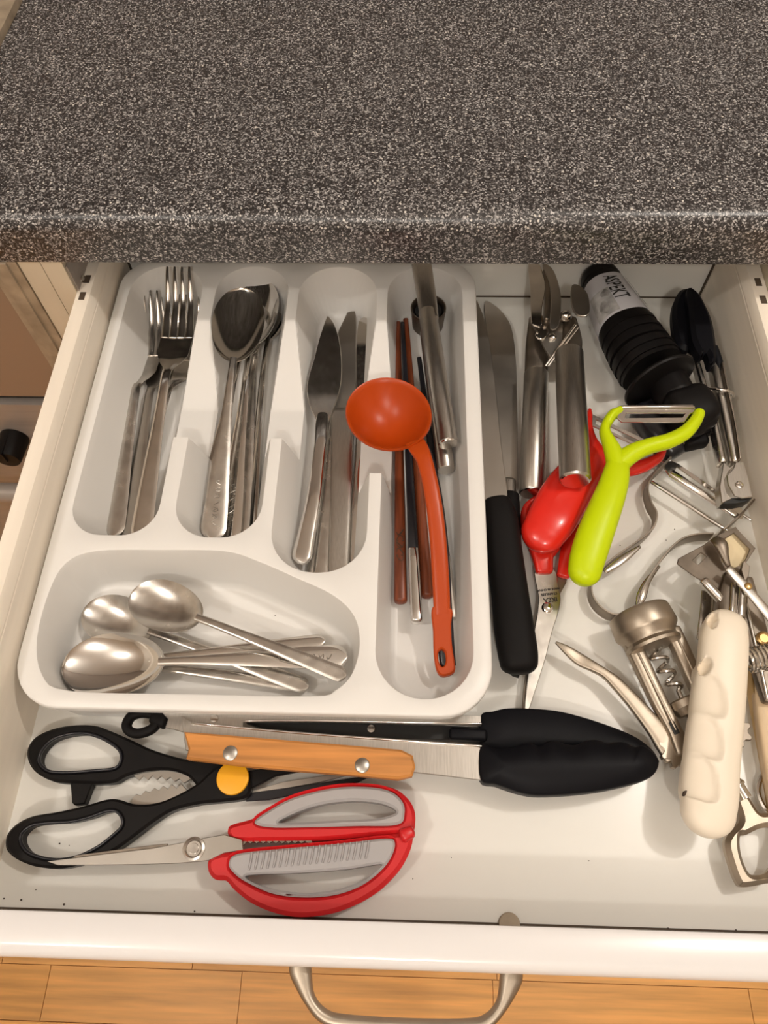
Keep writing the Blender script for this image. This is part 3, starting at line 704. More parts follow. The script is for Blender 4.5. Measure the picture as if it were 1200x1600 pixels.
m.lathe(fc, fc+dv, [(-.0022, .0001), (-.0022, .026), (-.0015, .0282), (0, .0288), (.0015, .0282), (.0022, .026), (.0022, .0001)], 48); obj('guard_disc', m, 'black', ks)
m = MB().psweep([(1036, 590, .031, 60, .032), (1046, 605, .032, 62, .032), (1056, 622, .032, 60, .032)], ex=2.0, seg=30); obj('neck', m, 'black', ks)
m = MB().psweep([(1066, 626, .034, 70, .030), (1076, 641, .034, 74, .031), (1086, 657, .033, 70, .030), (1091, 666, .031, 56, .024)], ex=5, seg=24); obj('sharpening_head', m, 'black', ks)
m = MB().psweep([(1010, 640, .014, 60, .022), (1040, 675, .014, 70, .022), (1062, 700, .012, 60, .018)], ex=3.2, seg=24); obj('lower_housing', m, 'blackw', ks)
m = MB().psweep([(1072, 676, .022, 30, .012), (1104, 668, .022, 26, .012)], ex=3.4); m.psweep([(1070, 692, .018, 26, .012), (1098, 686, .018, 26, .012)], ex=3.4); obj('wheel_block', m, 'blackm', ks)
for q in range(5):
    m = MB(); a = P(1070+q*8, 694-q*1.5, .020); b = P(1066+q*8, 680-q*1.5, .023); m.lathe(a, b, [(0, .0001), (0, .0016), ((b-a).length, .0016), ((b-a).length, .0001)], 12); obj('sharpening_wheel', m, 'darkst', ks)

# ------------------------------------------------------------------ small black-tipped tongs along the right wall
st = thing('serving_tongs', 'small steel tongs with black plastic tips standing along the right drawer wall', 'tongs', P(1130, 650, .01))
m = MB().pplate([(1064, 451), (1055, 467), (1052, 485), (1053, 505), (1058, 530), (1066, 541), (1078, 543), (1082, 525), (1085, 500), (1090, 470), (1088, 452), (1076, 447)], zt=.036, th=.012, bev=.003, smooth=4); obj('tip', m, 'silic', st)
m = MB().pplate([(1076, 447), (1092, 453), (1104, 473), (1114, 497), (1120, 530), (1121, 560), (1112, 566), (1106, 548), (1097, 553), (1085, 532), (1081, 510), (1078, 480)], zt=.046, th=.014, bev=.003, smooth=4); obj('tip', m, 'silic', st)
m = MB().psweep([(1112, 548, .036, 14, .014), (1120, 575, .034, 16, .014), (1119, 590, .033, 8, .012)], ex=3); obj('sleeve', m, 'silic', st)
m = MB().psweep([(1078, 540, .030, 9, .010), (1096, 600, .029, 9, .010), (1113, 660, .028, 10, .010), (1127, 725, .027, 12, .010)], ex=3.6); a1 = obj('arm', m, 'steel2', st)
m = MB().psweep([(1114, 570, .034, 13, .012), (1122, 610, .034, 14, .012), (1134, 665, .033, 14, .011), (1146, 724, .031, 13, .011)], ex=3.6); obj('arm', m, 'brushed', st)
m = MB().psweep([(1124, 575, .036, 4, .014), (1133, 620, .036, 4, .014), (1144, 670, .035, 4, .013), (1152, 722, .034, 4, .012)], ex=3.6); obj('arm_flange', m, 'darkst', st)
m = MB().pplate([(1131, 722), (1140, 730), (1150, 725), (1138, 738), (1132, 752), (1136, 770), (1144, 779), (1128, 786), (1124, 760)], zt=.034, th=.010, bev=.0006); obj('hinge_plate', m, 'brushed', st)
m = MB().pplate([(1150, 722), (1162, 722), (1169, 745), (1176, 776), (1160, 778), (1148, 774), (1138, 757), (1136, 743), (1146, 732)], zt=.036, th=.0016, bev=.0004); h = obj('hinge_plate', m, 'brushed', st)
m = MB(); a = P(1155, 758, .036); m.lathe(a, a+Vector((0, 0, .01)), [(0, .0030), (.0009, .0028), (.0012, .0018), (.0004, .0012), (.0004, .0001)], 18); obj('rivet', m, 'steel', h)
m = MB().pplate([(1138, 778), (1176, 777), (1166, 784), (1150, 787), (1130, 787)], zt=.0325, th=.008, bev=.0004); obj('hinge_mouth', m, 'ink_shade', st)
m = MB().tube([P(1094, 608, .030), P(1120, 608, .042), P(1140, 612, .043), P(1146, 618, .036), P(1140, 626, .022), P(1127, 629, .022), P(1108, 628, .022), P(1096, 618, .024)], .0013, n=5, closed=True); obj('locking_ring', m, 'chrome', st)

# ------------------------------------------------------------------ office scissors under the peelers
s1 = thing('scissors', 'red-handled office scissors mostly hidden under the red and lime peelers', 'scissors', P(860, 950, .004))
m = MB().pplate([(836, 890), (866, 890), (872, 915), (876, 935), (872, 958), (862, 990), (852, 1030), (838, 1075), (826, 1110), (820, 1110), (822, 1080), (828, 1030), (835, 985), (840, 955), (841, 930)], zt=.0115, th=.0018, smooth=4); bl = obj('blade', m, 'steel2', s1)
m = MB().pplate([(872, 892), (886, 905), (874, 930), (862, 960), (850, 1000), (838, 1050), (823, 1108), (816, 1108), (820, 1060), (832, 1000), (838, 965), (848, 935)], zt=.0088, th=.0018, smooth=4); obj('blade', m, 'darkst', s1)
m = MB(); a = P(855, 950, .0112); m.lathe(a, a+Vector((0, 0, .01)), [(0, .0040), (.0012, .0038), (.0020, .0028), (.0022, .0001)], 24); obj('pivot_screw', m, 'chrome', s1)
m = MB().psweep([(850, 893, .0115, 27, .007), (848, 875, .013, 32, .008), (846, 858, .014, 40, .009)], ex=3.5); obj('handle_root', m, 'red', s1)
m = MB().psweep([(880, 900, .0105, 20, .006), (888, 865, .012, 26, .008), (900, 825, .012, 26, .008)], ex=3.5); obj('handle_root', m, 'red', s1)
def loop(root, name, pts, z, w_, h, m, ex=2.2): 
    mb = MB().psweep([(x, y, z, w_, h) for x, y in pts], closed=True, n=6, ex=ex); return obj(name, mb, m, root)
loop(s1, 'finger_loop', [(846, 870), (822, 830), (820, 800), (832, 785), (855, 776), (878, 790), (880, 825), (868, 858)], .0125, 12, .009, 'red')
loop(s1, 'finger_loop', [(896, 850), (890, 810), (902, 770), (925, 755), (938, 780), (928, 820), (912, 850)], .0115, 12, .009, 'red')
def small_text(root, s, x, y, z, em, rot, m, zoff=.0003):
    vs, fs = text_mesh(s); c = P(x, y, z); mb = MB()
    R = Matrix.Rotation(rot, 3, 'Z'); mb.add([c+R@Vector((v.x*em, v.y*em, zoff)) for v in vs], fs); return obj('lettering', mb, m, root)
small_text(bl, 'IKEA', 860, 937, .0115, .0046, math.radians(188), 'ink_shade')
small_text(bl, 'STAINLESS', 858, 928, .0115, .0024, math.radians(188), 'ink_shade')
small_text(bl, 'MADE IN CHINA', 857, 921, .0115, .0021, math.radians(188), 'ink_shade')

# ------------------------------------------------------------------ red and lime Y-peelers
rp = thing('vegetable_peeler', 'red plastic Y-shaped peeler partly under the lime peeler', 'peeler', P(870, 800, .02))
m = MB().psweep([(849, 832, .029, 70, .0175), (864, 808, .031, 77, .0175), (884, 772, .030, 76, .016), (908, 737, .029, 66, .014), (930, 708, .028, 50, .012)], n=8, ex=2.3, seg=36, dome=(.95, 0)); obj('handle', m, 'red', rp)
m = MB().psweep([(932, 712, .028, 40, .010), (924, 690, .027, 20, .010), (920, 668, .026, 12, .009), (920, 650, .025, 11, .009), (921, 642, .025, 7, .006)], n=6); obj('arm', m, 'red', rp)
m = MB().psweep([(945, 722, .028, 34, .010), (975, 733, .026, 26, .010), (1004, 728, .024, 22, .010), (1028, 716, .022, 15, .009), (1036, 705, .022, 10, .008)], n=6); obj('arm', m, 'red', rp)
m = MB().pplate([(924, 646), (1040, 702), (1036, 716), (922, 664)], [[(932, 656), (1026, 702), (1024, 706), (931, 662)]], zt=.024, th=.0012); obj('blade', m, 'steel', rp)

lp = thing('vegetable_peeler', 'bright lime green Y-shaped peeler lying on top of the red peeler', 'peeler', P(930, 800, .05))
m = MB().psweep([(914, 891, .0445, 52, .016), (918, 872, .046, 55, .017), (928, 840, .048, 56, .018), (943, 800, .050, 52, .018), (955, 768, .051, 47, .016), (961, 748, .0515, 43, .014), (964, 732, .0515, 38, .0125), (965, 718, .0515, 30, .0105), (965, 708, .0515, 20, .006)], n=8, ex=2.2, seg=36, dome=(1.0, 0))
m.psweep([(964, 752, .0515, 26, .011), (964, 728, .0518, 32, .012), (958, 706, .052, 28, .0115), (951, 690, .052, 22, .011), (945, 674, .052, 17, .010), (949, 658, .052, 14, .010), (958, 647, .052, 15, .010), (966, 643, .052, 10, .008)], n=8)
m.psweep([(952, 748, .0515, 26, .011), (968, 724, .0515, 32, .012), (990, 707, .052, 30, .0115), (1015, 697, .052, 26, .011), (1045, 689, .052, 25, .011), (1070, 676, .052, 23, .010), (1085, 660, .052, 20, .010), (1093, 645, .052, 17, .009)], n=8)
obj('handle', m, 'lime', lp, smooth=60)
m = MB().pplate([(970, 633), (1083, 632), (1087, 637), (1084, 644), (1079, 646), (1070, 659), (972, 659), (964, 652)], [[(979, 645), (1072, 645), (1066, 652), (977, 653)]], zt=.0545, th=.0018, bev=.0004); bb = obj('blade', m, 'steel', lp)
m = MB().psweep([(972, 636, .0552, 5, .002), (1084, 636, .0552, 5, .002)], n=2); obj('blade_edge', m, 'steel', bb)
m = MB().psweep([(948, 664, .052, 13, .009), (956, 650, .0525, 15, .011), (969, 641, .053, 11, .009)], n=6); obj('blade_socket', m, 'lime', lp)

# ------------------------------------------------------------------ all-metal peeler: one bent strip, swivel blade, cross rod
mp = thing('metal_peeler', 'all-metal peeler of bent steel strip with looped grip and slotted blade', 'peeler', P(1020, 860, .005))
pts = [(1058, 707), (1036, 729), (1016, 750), (1009, 768), (1014, 790), (1023, 808), (1018, 828), (1000, 846), (962, 872), (940, 890), (925, 908), (922, 930), (933, 950), (955, 964), (978, 960), (994, 948), (1001, 925), (1020, 893), (1042, 864), (1062, 847), (1085, 840), (1110, 839)]
m = MB().sweep([(*P(x, y, .0085), .0016, .0125) for x, y in pts], n=6, ex=6, seg=12); obj('strip', m, 'darkst', mp)
m = MB().sweep([(*P(x, y, .012), .0016, .0120) for x, y in ((1126, 832), (1150, 812), (1174, 786))], n=5, ex=6, seg=12); obj('strip', m, 'darkst', mp)
m = MB().pplate([(1038, 722), (1046, 718), (1060, 724), (1150, 786), (1164, 800), (1160, 810), (1150, 810), (1046, 744), (1038, 732)], [[(1058, 730), (1146, 792), (1142, 797), (1054, 736)]], zt=.0125, th=.0014, smooth=0); bb = obj('blade', m, 'steel', mp)
m = MB().psweep([(1050, 737, .0128, 9, .0022), (1152, 806, .0128, 9, .0022)], n=2); obj('blade_edge', m, 'steel', bb)
m = MB().psweep([(1034, 720, .010, 4, .002), (1044, 727, .010, 4, .002)], n=2); m.psweep([(1158, 803, .010, 5, .0022), (1174, 813, .010, 4, .002)], n=2); obj('axle', m, 'steel', mp)
m = MB().psweep([(1018, 753, .012, 6, .0024), (1075, 790, .012, 7, .003), (1140, 832, .012, 6, .0024)], n=3); obj('cross_rod', m, 'steel', mp)
m = MB().psweep([(945, 893, .012, 9, .0018), (970, 876, .013, 14, .002), (1000, 854, .013, 5, .0018)], n=5); m.psweep([(996, 950, .011, 6, .002), (1002, 932, .013, 15, .002), (1012, 908, .013, 10, .002), (1030, 885, .012, 4, .0018)], n=5); obj('grip_fold', m, 'steel', mp)

# ------------------------------------------------------------------ winged corkscrew
ck = thing('corkscrew', 'satin nickel winged corkscrew with coiled worm and opener handle', 'corkscrew', P(1050, 1090, .004))
zc_ = .018
m = MB(); a = P(997, 958, .0217); b = P(1032, 1030, .0217)
m.lathe(a, b, [(-.001, .0001), (-.001, .0185), (0, .0200), (.0015, .0205), (.0125, .0212), (.0140, .0205), (.0180, .0172), (.0200, .0168), (.0225, .0185), (.0245, .0180), (.0250, .0150), (.0252, .0001)], 40); obj('bell_cap', m, 'nickel', ck)
m = MB().psweep([(984, 1000, .018, 27, .009), (1003, 1040, .018, 27, .0085), (1030, 1098, .017, 26, .008), (1052, 1140, .016, 24, .008), (1068, 1175, .015, 30, .008)], ex=4, n=5); leg = obj('frame_leg', m, 'nickel', ck)
m = MB().psweep([(1049, 985, .018, 27, .009), (1068, 1025, .018, 27, .0085), (1090, 1075, .017, 26, .008), (1108, 1115, .016, 26, .008)], ex=4, n=5); obj('frame_leg', m, 'nickel', ck)
m = MB().psweep([(992, 1010, .0225, 4, .0015), (1056, 1140, .0215, 4, .0015)], n=3); m.psweep([(1060, 1000, .0225, 4, .0015), (1090, 1062, .0215, 4, .0015)], n=3); obj('leg_ridge', m, 'nickel', leg)
m = MB().psweep([(1049, 1128, .0208, 8, .001), (1058, 1146, .0205, 9, .001)], ex=4, n=2); obj('lever_slot', m, 'ink_shade', leg)
A = P(1017, 1008, .018); B = P(1056, 1076, .018); D = (B-A); L = D.length; D.normalize(); sd = D.cross(Vector((0, 0, 1))); up = Vector((0, 0, 1))
pt = []
for i in range(61):
    t = i/60; r = .0058*(1-.35*t); ph = t*2*math.pi*3.4+.6; pt.append(A+D*L*t+sd*r*math.cos(ph)+up*r*math.sin(ph))
pt += [P(1060, 1080, .018), P(1070, 1100, .018)]
m = MB().tube(pt, lambda t: .0011+.0005*t, n=2, seg=8); obj('worm', m, 'steel2', ck)
m = MB(); a = P(1066, 1092, .018); b = P(1080, 1118, .018); m.lathe(a, b, [(0, .0001), (0, .0085), (.001, .0093), (.0055, .0095), (.0065, .0088), (.010, .0075), (.010, .0001)], 24); obj('hub', m, 'nickel', ck)
m = MB(); a = P(1080, 1115, .017); b = P(1163, 1248, .016); L = (b-a).length
pr_ = [(0, .0001)]
q = 0
while q < L*.8: pr_ += [(q, .0044), (q+.0012, .0044), (q+.0016, .0034), (q+.0026, .0034)]; q += .003
pr_ += [(L*.80, .0044), (L*.84, .0056), (L*.86, .0056), (L*.865, .0046), (L, .0046), (L, .0001)]
m.lathe(a, b, pr_, 20); obj('rack_shaft', m, 'steel', ck, smooth=20)
m = MB().psweep([(869, 1004, .016, 4, .002), (885, 1015, .016, 14, .003), (905, 1030, .015, 20, .0035), (925, 1041, .015, 17, .0045), (944, 1052, .015, 15, .005), (962, 1067, .015, 20, .005), (990, 1097, .015, 24, .005), (1020, 1133, .015, 30, .005), (1040, 1160, .014, 36, .005), (1054, 1185, .014, 34, .005)], n=6, ex=3.6)
lv = obj('wing_lever', m, 'nickel', ck)
def gear(px, py, z, r, n, th, a0=0):
    c = P(px, py, z); out = []
    for i in range(n*4):
        rr = r*(1 if (i % 4) in (0, 1) else .78); a = a0+2*math.pi*i/(n*4); out.append((c.x+rr*math.cos(a), c.y+rr*math.sin(a)))
    return MB().plate(out, zt=z, th=th)
obj('gear', gear(1062, 1170, .0165, .0125, 9, .005), 'nickel', lv)
m = MB().psweep([(1130, 1165, .014, 34, .005), (1175, 1120, .014, 24, .005)], n=4, ex=3.6) if 0 else MB().psweep([(1110, 1150, .013, 30, .005), (1085, 1230, .012, 26, .005), (1092, 1270, .012, 16, .003)], n=5, ex=3.6)
lv2 = obj('wing_lever', m, 'nickel', ck); obj('gear', gear(1147, 1140, .0145, .0112, 8, .004, .2), 'darkst', lv2)
m = MB().pplate([(1150, 1248), (1168, 1240), (1187, 1267), (1200, 1270), (1228, 1272), (1236, 1290), (1232, 1340), (1214, 1375), (1196, 1381), (1164, 1386), (1153, 1377), (1142, 1348), (1135, 1318), (1142, 1300), (1158, 1281)], [[(1159, 1306), (1168, 1304), (1190, 1294), (1210, 1292), (1216, 1300), (1214, 1340), (1200, 1363), (1179, 1367), (1169, 1358), (1160, 1332)]], zt=.0170, th=.009, bev=.0026, smooth=5); obj('opener_handle', m, 'nickel', ck)

# ------------------------------------------------------------------ spring-loaded shears at the right edge
ps = thing('poultry_shears', 'steel spring shears with pale grip against the right drawer wall', 'shears', P(1188, 1060, .005))
m = MB().psweep([(1160, 905, .022, 30, .006), (1172, 960, .022, 38, .007), (1184, 1010, .022, 36, .008), (1196, 1060, .022, 34, .008), (1206, 1095, .022, 30, .008)], n=5, ex=4); obj('jaw_arm', m, 'darkst', ps)
m = MB().psweep([(1162, 925, .0255, 6, .002), (1175, 985, .026, 6, .002), (1188, 1040, .026, 6, .002), (1199, 1092, .026, 6, .002)], n=5); obj('arm_ridge', m, 'steel2', ps)
m = MB().psweep([(1180, 1042, .014, 18, .007), (1189, 1100, .014, 22, .009), (1200, 1170, .014, 26, .010), (1214, 1250, .013, 26, .010), (1218, 1280, .013, 20, .009)], n=5, ex=3.4); obj('grip', m, 'palewood', ps)
m = MB().psweep([(1167, 1040, .011, 4, .012), (1180, 1115, .011, 4, .012), (1194, 1190, .011, 4, .012), (1207, 1270, .011, 4, .012)], n=4, ex=4); obj('grip_edge', m, 'brass', ps)
A = P(1166, 1034, .0305); B = P(1226, 1018, .0305); D = B-A; L = D.length; D.normalize(); sd = D.cross(Vector((0, 0, 1)))
m = MB().tube([A+D*L*i/120+sd*.0072*math.cos(i*2*math.pi/13)+Vector((0, 0, .0072*math.sin(i*2*math.pi/13))) for i in range(121)], .0009, n=1, seg=6); obj('spring', m, 'chrome', ps)
m = MB(); a = P(1193, 998, .027); m.lathe(a, a+Vector((0, 0, .01)), [(0, .0048), (.0014, .0046), (.002, .0036), (.0012, .0028), (.0012, .0001)], 20)
obj('pivot_screw', m, 'brass', ps)
m = MB().tube([P(x, y, .004) for x, y in ((1203, 1205), (1190, 1215), (1184, 1235), (1190, 1255), (1199, 1266), (1212, 1262))], .0017, n=5, seg=8); obj('latch_wire', m, 'steel2', ps)

# ------------------------------------------------------------------ old tin opener with white grooved handle
wo = thing('tin_opener', 'tin opener with ivory finger-grooved handle and dark steel head', 'tin opener', P(1120, 1050, .02))
m = MB().pplate([(1118, 836), (1128, 830), (1154, 818), (1162, 828), (1184, 853), (1168, 877), (1173, 890), (1168, 905), (1150, 906), (1126, 924), (1108, 912), (1092, 902), (1078, 892), (1060, 878), (1062, 870), (1080, 860), (1102, 848)],
    [[(1151, 828), (1160, 838), (1175, 854), (1169, 868), (1162, 880), (1149, 885), (1137, 880), (1130, 875), (1131, 860), (1132, 840)], [(1084, 873), (1098, 860), (1107, 866), (1093, 880)]], zt=lambda x, y: .030-(y-.19)*.08, zref=.030, th=.0018, bev=.0004); pl = obj('head_plate', m, 'darkst', wo)
m = MB().pplate([(1151, 826), (1177, 854), (1163, 882), (1149, 888), (1128, 877), (1131, 838)], zt=.0225, th=.003); obj('insert', m, 'cream', wo, label='cream plastic insert')
m = MB().psweep([(1116, 842, .034, 16, .003), (1126, 850, .036, 22, .005), (1132, 868, .035, 14, .004), (1138, 884, .033, 8, .003)], n=5); obj('raised_rim', m, 'darkst', pl)
m = MB().psweep([(1099, 908, .032, 14, .006), (1127, 938, .031, 15, .006)], n=3, ex=3); obj('guide_bar', m, 'steel', wo)
m = MB().psweep([(1150, 900, .030, 34, .006), (1144, 930, .029, 44, .010), (1140, 955, .029, 44, .012), (1137, 985, .030, 40, .012)], n=4, ex=4); obj('shank', m, 'darkst', wo)
m = MB().psweep([(1146, 912, .0345, 8, .003), (1143, 962, .0355, 9, .003)], n=3); m.psweep([(1160, 906, .0345, 10, .004), (1157, 962, .0345, 14, .004)], n=3); obj('shank_rib', m, 'steel2', wo)
m = MB().pplate([(1162, 876), (1172, 884), (1170, 900), (1164, 908), (1158, 890)], zt=.0365, th=.004); obj('bracket', m, 'darkst', wo)
m = MB().psweep([(1137, 888, .040, 12, .0022), (1160, 912, .039, 15, .0022), (1186, 942, .037, 16, .0022), (1212, 974, .035, 16, .0022)], n=4, ex=4); le = obj('lever', m, 'steel2', wo)
m = MB(); a = P(1169, 916, .0398); m.lathe(a, a+Vector((0, 0, .01)), [(0, .0026), (.0008, .0024), (.0013, .0012), (.0013, .0001)], 14); obj('rivet', m, 'brass', le)
m = MB().psweep([(1104, 925, .012, 16, .002), (1102, 960, .012, 18, .002), (1096, 1000, .012, 16, .002)], n=4, ex=4); m.psweep([(1118, 925, .014, 8, .002), (1117, 960, .014, 8, .002), (1108, 1000, .014, 8, .002)], n=4, ex=4); obj('rear_strip', m, 'steel2', wo)
# handle: dense sweep with finger scoops pressed in
m = MB().psweep([(1134, 980, .038, 64, .019), (1131, 1000, .038, 72, .020), (1128, 1040, .037, 74, .021), (1123, 1090, .036, 78, .021), (1117, 1145, .035, 80, .021), (1111, 1200, .034, 83, .021), (1108, 1240, .0335, 86, .021), (1106, 1268, .033, 82, .020)], n=16, ex=2.5, seg=96, dome=(.85, .95))
sc_pts = [(1101, 1082, 29, 36), (1097, 1147, 29, 36), (1090, 1211, 30, 37)]
for v in m.v:
    if v.z < .028: continue
    for px, py, rx, ry in sc_pts:
        c = P(px, py, .044); s_ = S(px, py, .044); dx = (v.x-c.x)/(rx*s_); dy = (v.y-c.y)/(ry*s_); dy += dx*.28
        q = (abs(dx)**2.6 if dx > 0 else abs(dx*.55)**2.6)+abs(dy)**2.6
        if q < 1: v.z -= .0036*(1-q)**.45 if q < .999 else 0
    for px, py, rx, ry in ((1113, 971, 7, 12), (1103, 1040, 8, 12)):
        c = P(px, py, .044); s_ = S(px, py, .044); dx = (v.x-c.x)/(rx*s_); dy = (v.y-c.y)/(ry*s_); dx, dy = dx*.9+dy*.45*0-.0, dy-dx*.4
        q = dx*dx+dy*dy
        if q < 1: v.z -= .007*min(1, (1-q)*3)
wh = obj('handle', m, 'ivory', wo, smooth=75)
def surf(px, py, z, off=.0003): return P(px, py, z)+Vector((0, 0, off))
m = MB().pplate([(1069, 1236), (1077, 1233), (1080, 1238), (1079, 1245), (1075, 1250), (1070, 1246), (1067, 1242)], zt=.0372, th=.0022); obj('burn_mark', m, 'dirt', wh, label='small black burn mark')

# ------------------------------------------------------------------ large kitchen tongs in front
tg = thing('kitchen_tongs', 'long kitchen tongs with beech grips and black silicone tips across the drawer front', 'tongs', P(600, 1170, .0))
m = MB().psweep([(214, 1135, .016, 26, .008)], n=1) if 0 else MB()
lpnts = [(198, 1133), (206, 1119), (224, 1114), (243, 1118), (248, 1126), (236, 1140), (217, 1146), (203, 1143)]
m.psweep([(x, y, .018, 15, .007) for x, y in lpnts], closed=True, n=6, ex=2.6)
m.psweep([(240, 1122, .018, 20, .008), (258, 1126, .018, 26, .009)], n=3, ex=3); obj('hanging_loop', m, 'blackm', tg)
m = MB().pplate([(252, 1112), (292, 1113), (420, 1112), (560, 1113), (752, 1118), (752, 1134), (640, 1130), (560, 1127), (400, 1126), (380, 1129), (380, 1146), (300, 1146), (286, 1144), (272, 1140), (258, 1137), (262, 1124)], zt=.0240, th=.0022, bev=.0004); ar = obj('arm', m, 'brushed', tg)
m = MB().psweep([(384, 1127, .0255, 3.5, .002), (480, 1126, .0255, 3.5, .002), (752, 1131, .0255, 3.5, .002)], n=3); obj('arm_flange', m, 'steel', ar)
m = MB().pplate([(384, 1129), (500, 1129), (704, 1134), (752, 1136), (752, 1160), (704, 1156), (560, 1153), (420, 1142)], zt=.0100, th=.006); obj('arm_gap_shade', m, 'ink_shade', tg)  # black plate laid between the arms to paint the shade in their opening
m = MB(); a = P(335, 1123, .024); m.lathe(a, a+Vector((0, 0, .01)), [(0, .0026), (.0007, .0024), (.001, .0001)], 16); obj('rivet', m, 'steel', ar)
m = MB(); a = P(580, 1139, .0105); m.lathe(a, a+Vector((0, 0, .01)), [(0, .0026), (.0012, .0024), (.0015, .0001)], 16); obj('rivet', m, 'steel2', ar)
m = MB().pplate([(283, 1118), (300, 1128), (385, 1137), (460, 1144), (560, 1152), (660, 1160), (752, 1166), (752, 1219), (700, 1213), (648, 1207), (560, 1196), (400, 1182), (290, 1172)], zt=.0265, th=.0025, bev=.0004); ar2 = obj('arm', m, 'brushed', tg)
m = MB().psweep([(300, 1130, .0272, 4, .0022), (460, 1145, .0272, 4, .0022), (640, 1158, .0272, 4, .0022), (752, 1166, .0272, 4, .0022)], n=3); obj('arm_flange', m, 'steel', ar2)
m = MB().psweep([(706, 1147, .016, 20, .008), (756, 1150, .016, 20, .008)], n=2, ex=4); obj('inner_sleeve', m, 'silic', tg)
m = MB().pplate([(287, 1143), (330, 1146), (460, 1157), (560, 1165), (627, 1171), (645, 1180), (649, 1198), (644, 1212), (622, 1217), (560, 1211), (400, 1198), (290, 1185), (294, 1170)], zt=.0345, th=.0090, bev=.0014); wg = obj('wooden_grip', m, 'beech', tg)
for px, py in ((360, 1177), (566, 1196)):
    m = MB(); a = P(px, py, .0342); m.lathe(a, a+Vector((0, 0, .01)), [(0, .0045), (.0007, .0044), (.0011, .0038), (.0012, .0001)], 24); obj('rivet', m, 'blade', wg)
up_ = [(751, 1118), (770, 1111), (795, 1106), (840, 1107), (880, 1112), (933, 1127), (987, 1148), (1016, 1168), (1028, 1184), (1026, 1192), (976, 1175), (933, 1170), (859, 1174), (800, 1176), (751, 1166)]
lo_ = [(751, 1165), (775, 1169), (800, 1168), (815, 1162), (830, 1161), (842, 1165), (855, 1158), (868, 1157), (884, 1162), (900, 1163), (915, 1156), (933, 1155), (948, 1160), (962, 1158), (976, 1159), (992, 1166), (1004, 1164), (1018, 1172), (1028, 1184), (1030, 1194), (1024, 1208), (1010, 1218), (976, 1228), (930, 1237), (880, 1242), (837, 1243), (810, 1238), (795, 1233), (775, 1226), (751, 1218)]
def domed(mb, out, zref, th, dome, cl):
    """pillow: outline rings shrink towards a centre line."""
    W = ccw([tuple(P(x, y, zref)[:2]) for x, y in cr(out, 4, True)]); a = P(*cl[0], zref); b = P(*cl[1], zref)
    def toward(p, s):
        d = Vector((b.x-a.x, b.y-a.y)); t = max(0, min(1, ((Vector(p)-Vector(a[:2])).dot(d))/d.length_squared)); q = Vector(a[:2])+d*t
        return q+(Vector(p)-q)*s
    rs = []
    for s, z in [(.96, zref-th), (.99, zref-th*.8), (1, zref-th*.45), (1, zref-th*.2), (.985, zref-th*.02)]+[(s, zref+dome*(1-s*s)) for s in (.95, .9, .8, .65, .5, .35, .2, .05)]:
        rs.append([(*toward(p, s), z) for p in W])
    mb.rings(rs); return mb
obj('silicone_tip', domed(MB(), up_, .016, .013, .003, ((790, 1145), (985, 1165))), 'silic', tg, smooth=70)
tp = obj('silicone_tip', domed(MB(), lo_, .028, .012, .006, ((790, 1200), (985, 1197))), 'silic', tg, smooth=70)

# ------------------------------------------------------------------ black kitchen scissors
bs = thing('kitchen_scissors', 'black-handled kitchen scissors with an amber pivot disc at the drawer front', 'scissors', P(300, 1220, .002))
def outl(pts, zt, th, bev, holes=(), sm=5, m='black', name='handle', parent=None, lbl=None):
    mb = MB().pplate(pts, holes, zt=zt, th=th, bev=bev, smooth=sm); return obj(name, mb, m, parent, label=lbl)
hA = outl([(41, 1180), (44, 1164), (56, 1150), (80, 1139), (110, 1133), (145, 1133), (170, 1141), (205, 1156), (240, 1172), (290, 1186), (330, 1188), (372, 1200), (362, 1232), (330, 1238), (312, 1232), (292, 1212), (262, 1203), (225, 1205), (196, 1213), (175, 1223), (130, 1224), (85, 1221), (60, 1210), (47, 1197)],
     .0125, .010, .0016, [[(61, 1187), (66, 1172), (82, 1156), (105, 1148), (132, 1146), (158, 1153), (180, 1166), (189, 1177), (188, 1192), (178, 1201), (150, 1204), (110, 1207), (80, 1206), (66, 1198)]], parent=bs)
hB = outl([(7, 1320), (10, 1303), (25, 1287), (50, 1275), (90, 1268), (130, 1259), (165, 1249), (185, 1249), (210, 1256), (245, 1254), (280, 1240), (310, 1222), (335, 1200), (360, 1194), (385, 1206), (392, 1228), (384, 1246), (350, 1252), (310, 1256), (270, 1266), (240, 1284), (212, 1305), (180, 1328), (150, 1342), (120, 1352), (90, 1357), (55, 1354), (28, 1344), (12, 1332)],
     .0165, .0105, .0016, [[(32, 1313), (36, 1300), (50, 1290), (75, 1286), (110, 1284), (140, 1277), (165, 1268), (182, 1268), (191, 1279), (190, 1292), (178, 1304), (155, 1322), (125, 1337), (95, 1343), (65, 1340), (42, 1330)]], parent=bs)
m = MB(); lpB = [(32, 1313), (36, 1300), (50, 1290), (75, 1286), (110, 1284), (140, 1277), (165, 1268), (182, 1268), (191, 1279), (190, 1292), (178, 1304), (155, 1322), (125, 1337), (95, 1343), (65, 1340), (42, 1330)]
m.psweep([(x, y, .0148, 5, .0030) for x, y in lpB], closed=True, n=5); obj('loop_lip', m, 'blackw', hB)
m = MB(); m.psweep([(x, y, .0110, 5, .0030) for x, y in [(61, 1187), (66, 1172), (82, 1156), (105, 1148), (132, 1146), (158, 1153), (180, 1166), (189, 1177), (188, 1192), (178, 1201), (150, 1204), (110, 1207), (80, 1206), (66, 1198)]], closed=True, n=5); obj('loop_lip', m, 'blackw', hA)
m = MB().pplate([(109, 1219), (146, 1219), (132, 1256), (116, 1258), (112, 1254)], zt=.0105, th=.007, bev=.0008); obj('spacer_tab', m, 'black', bs)
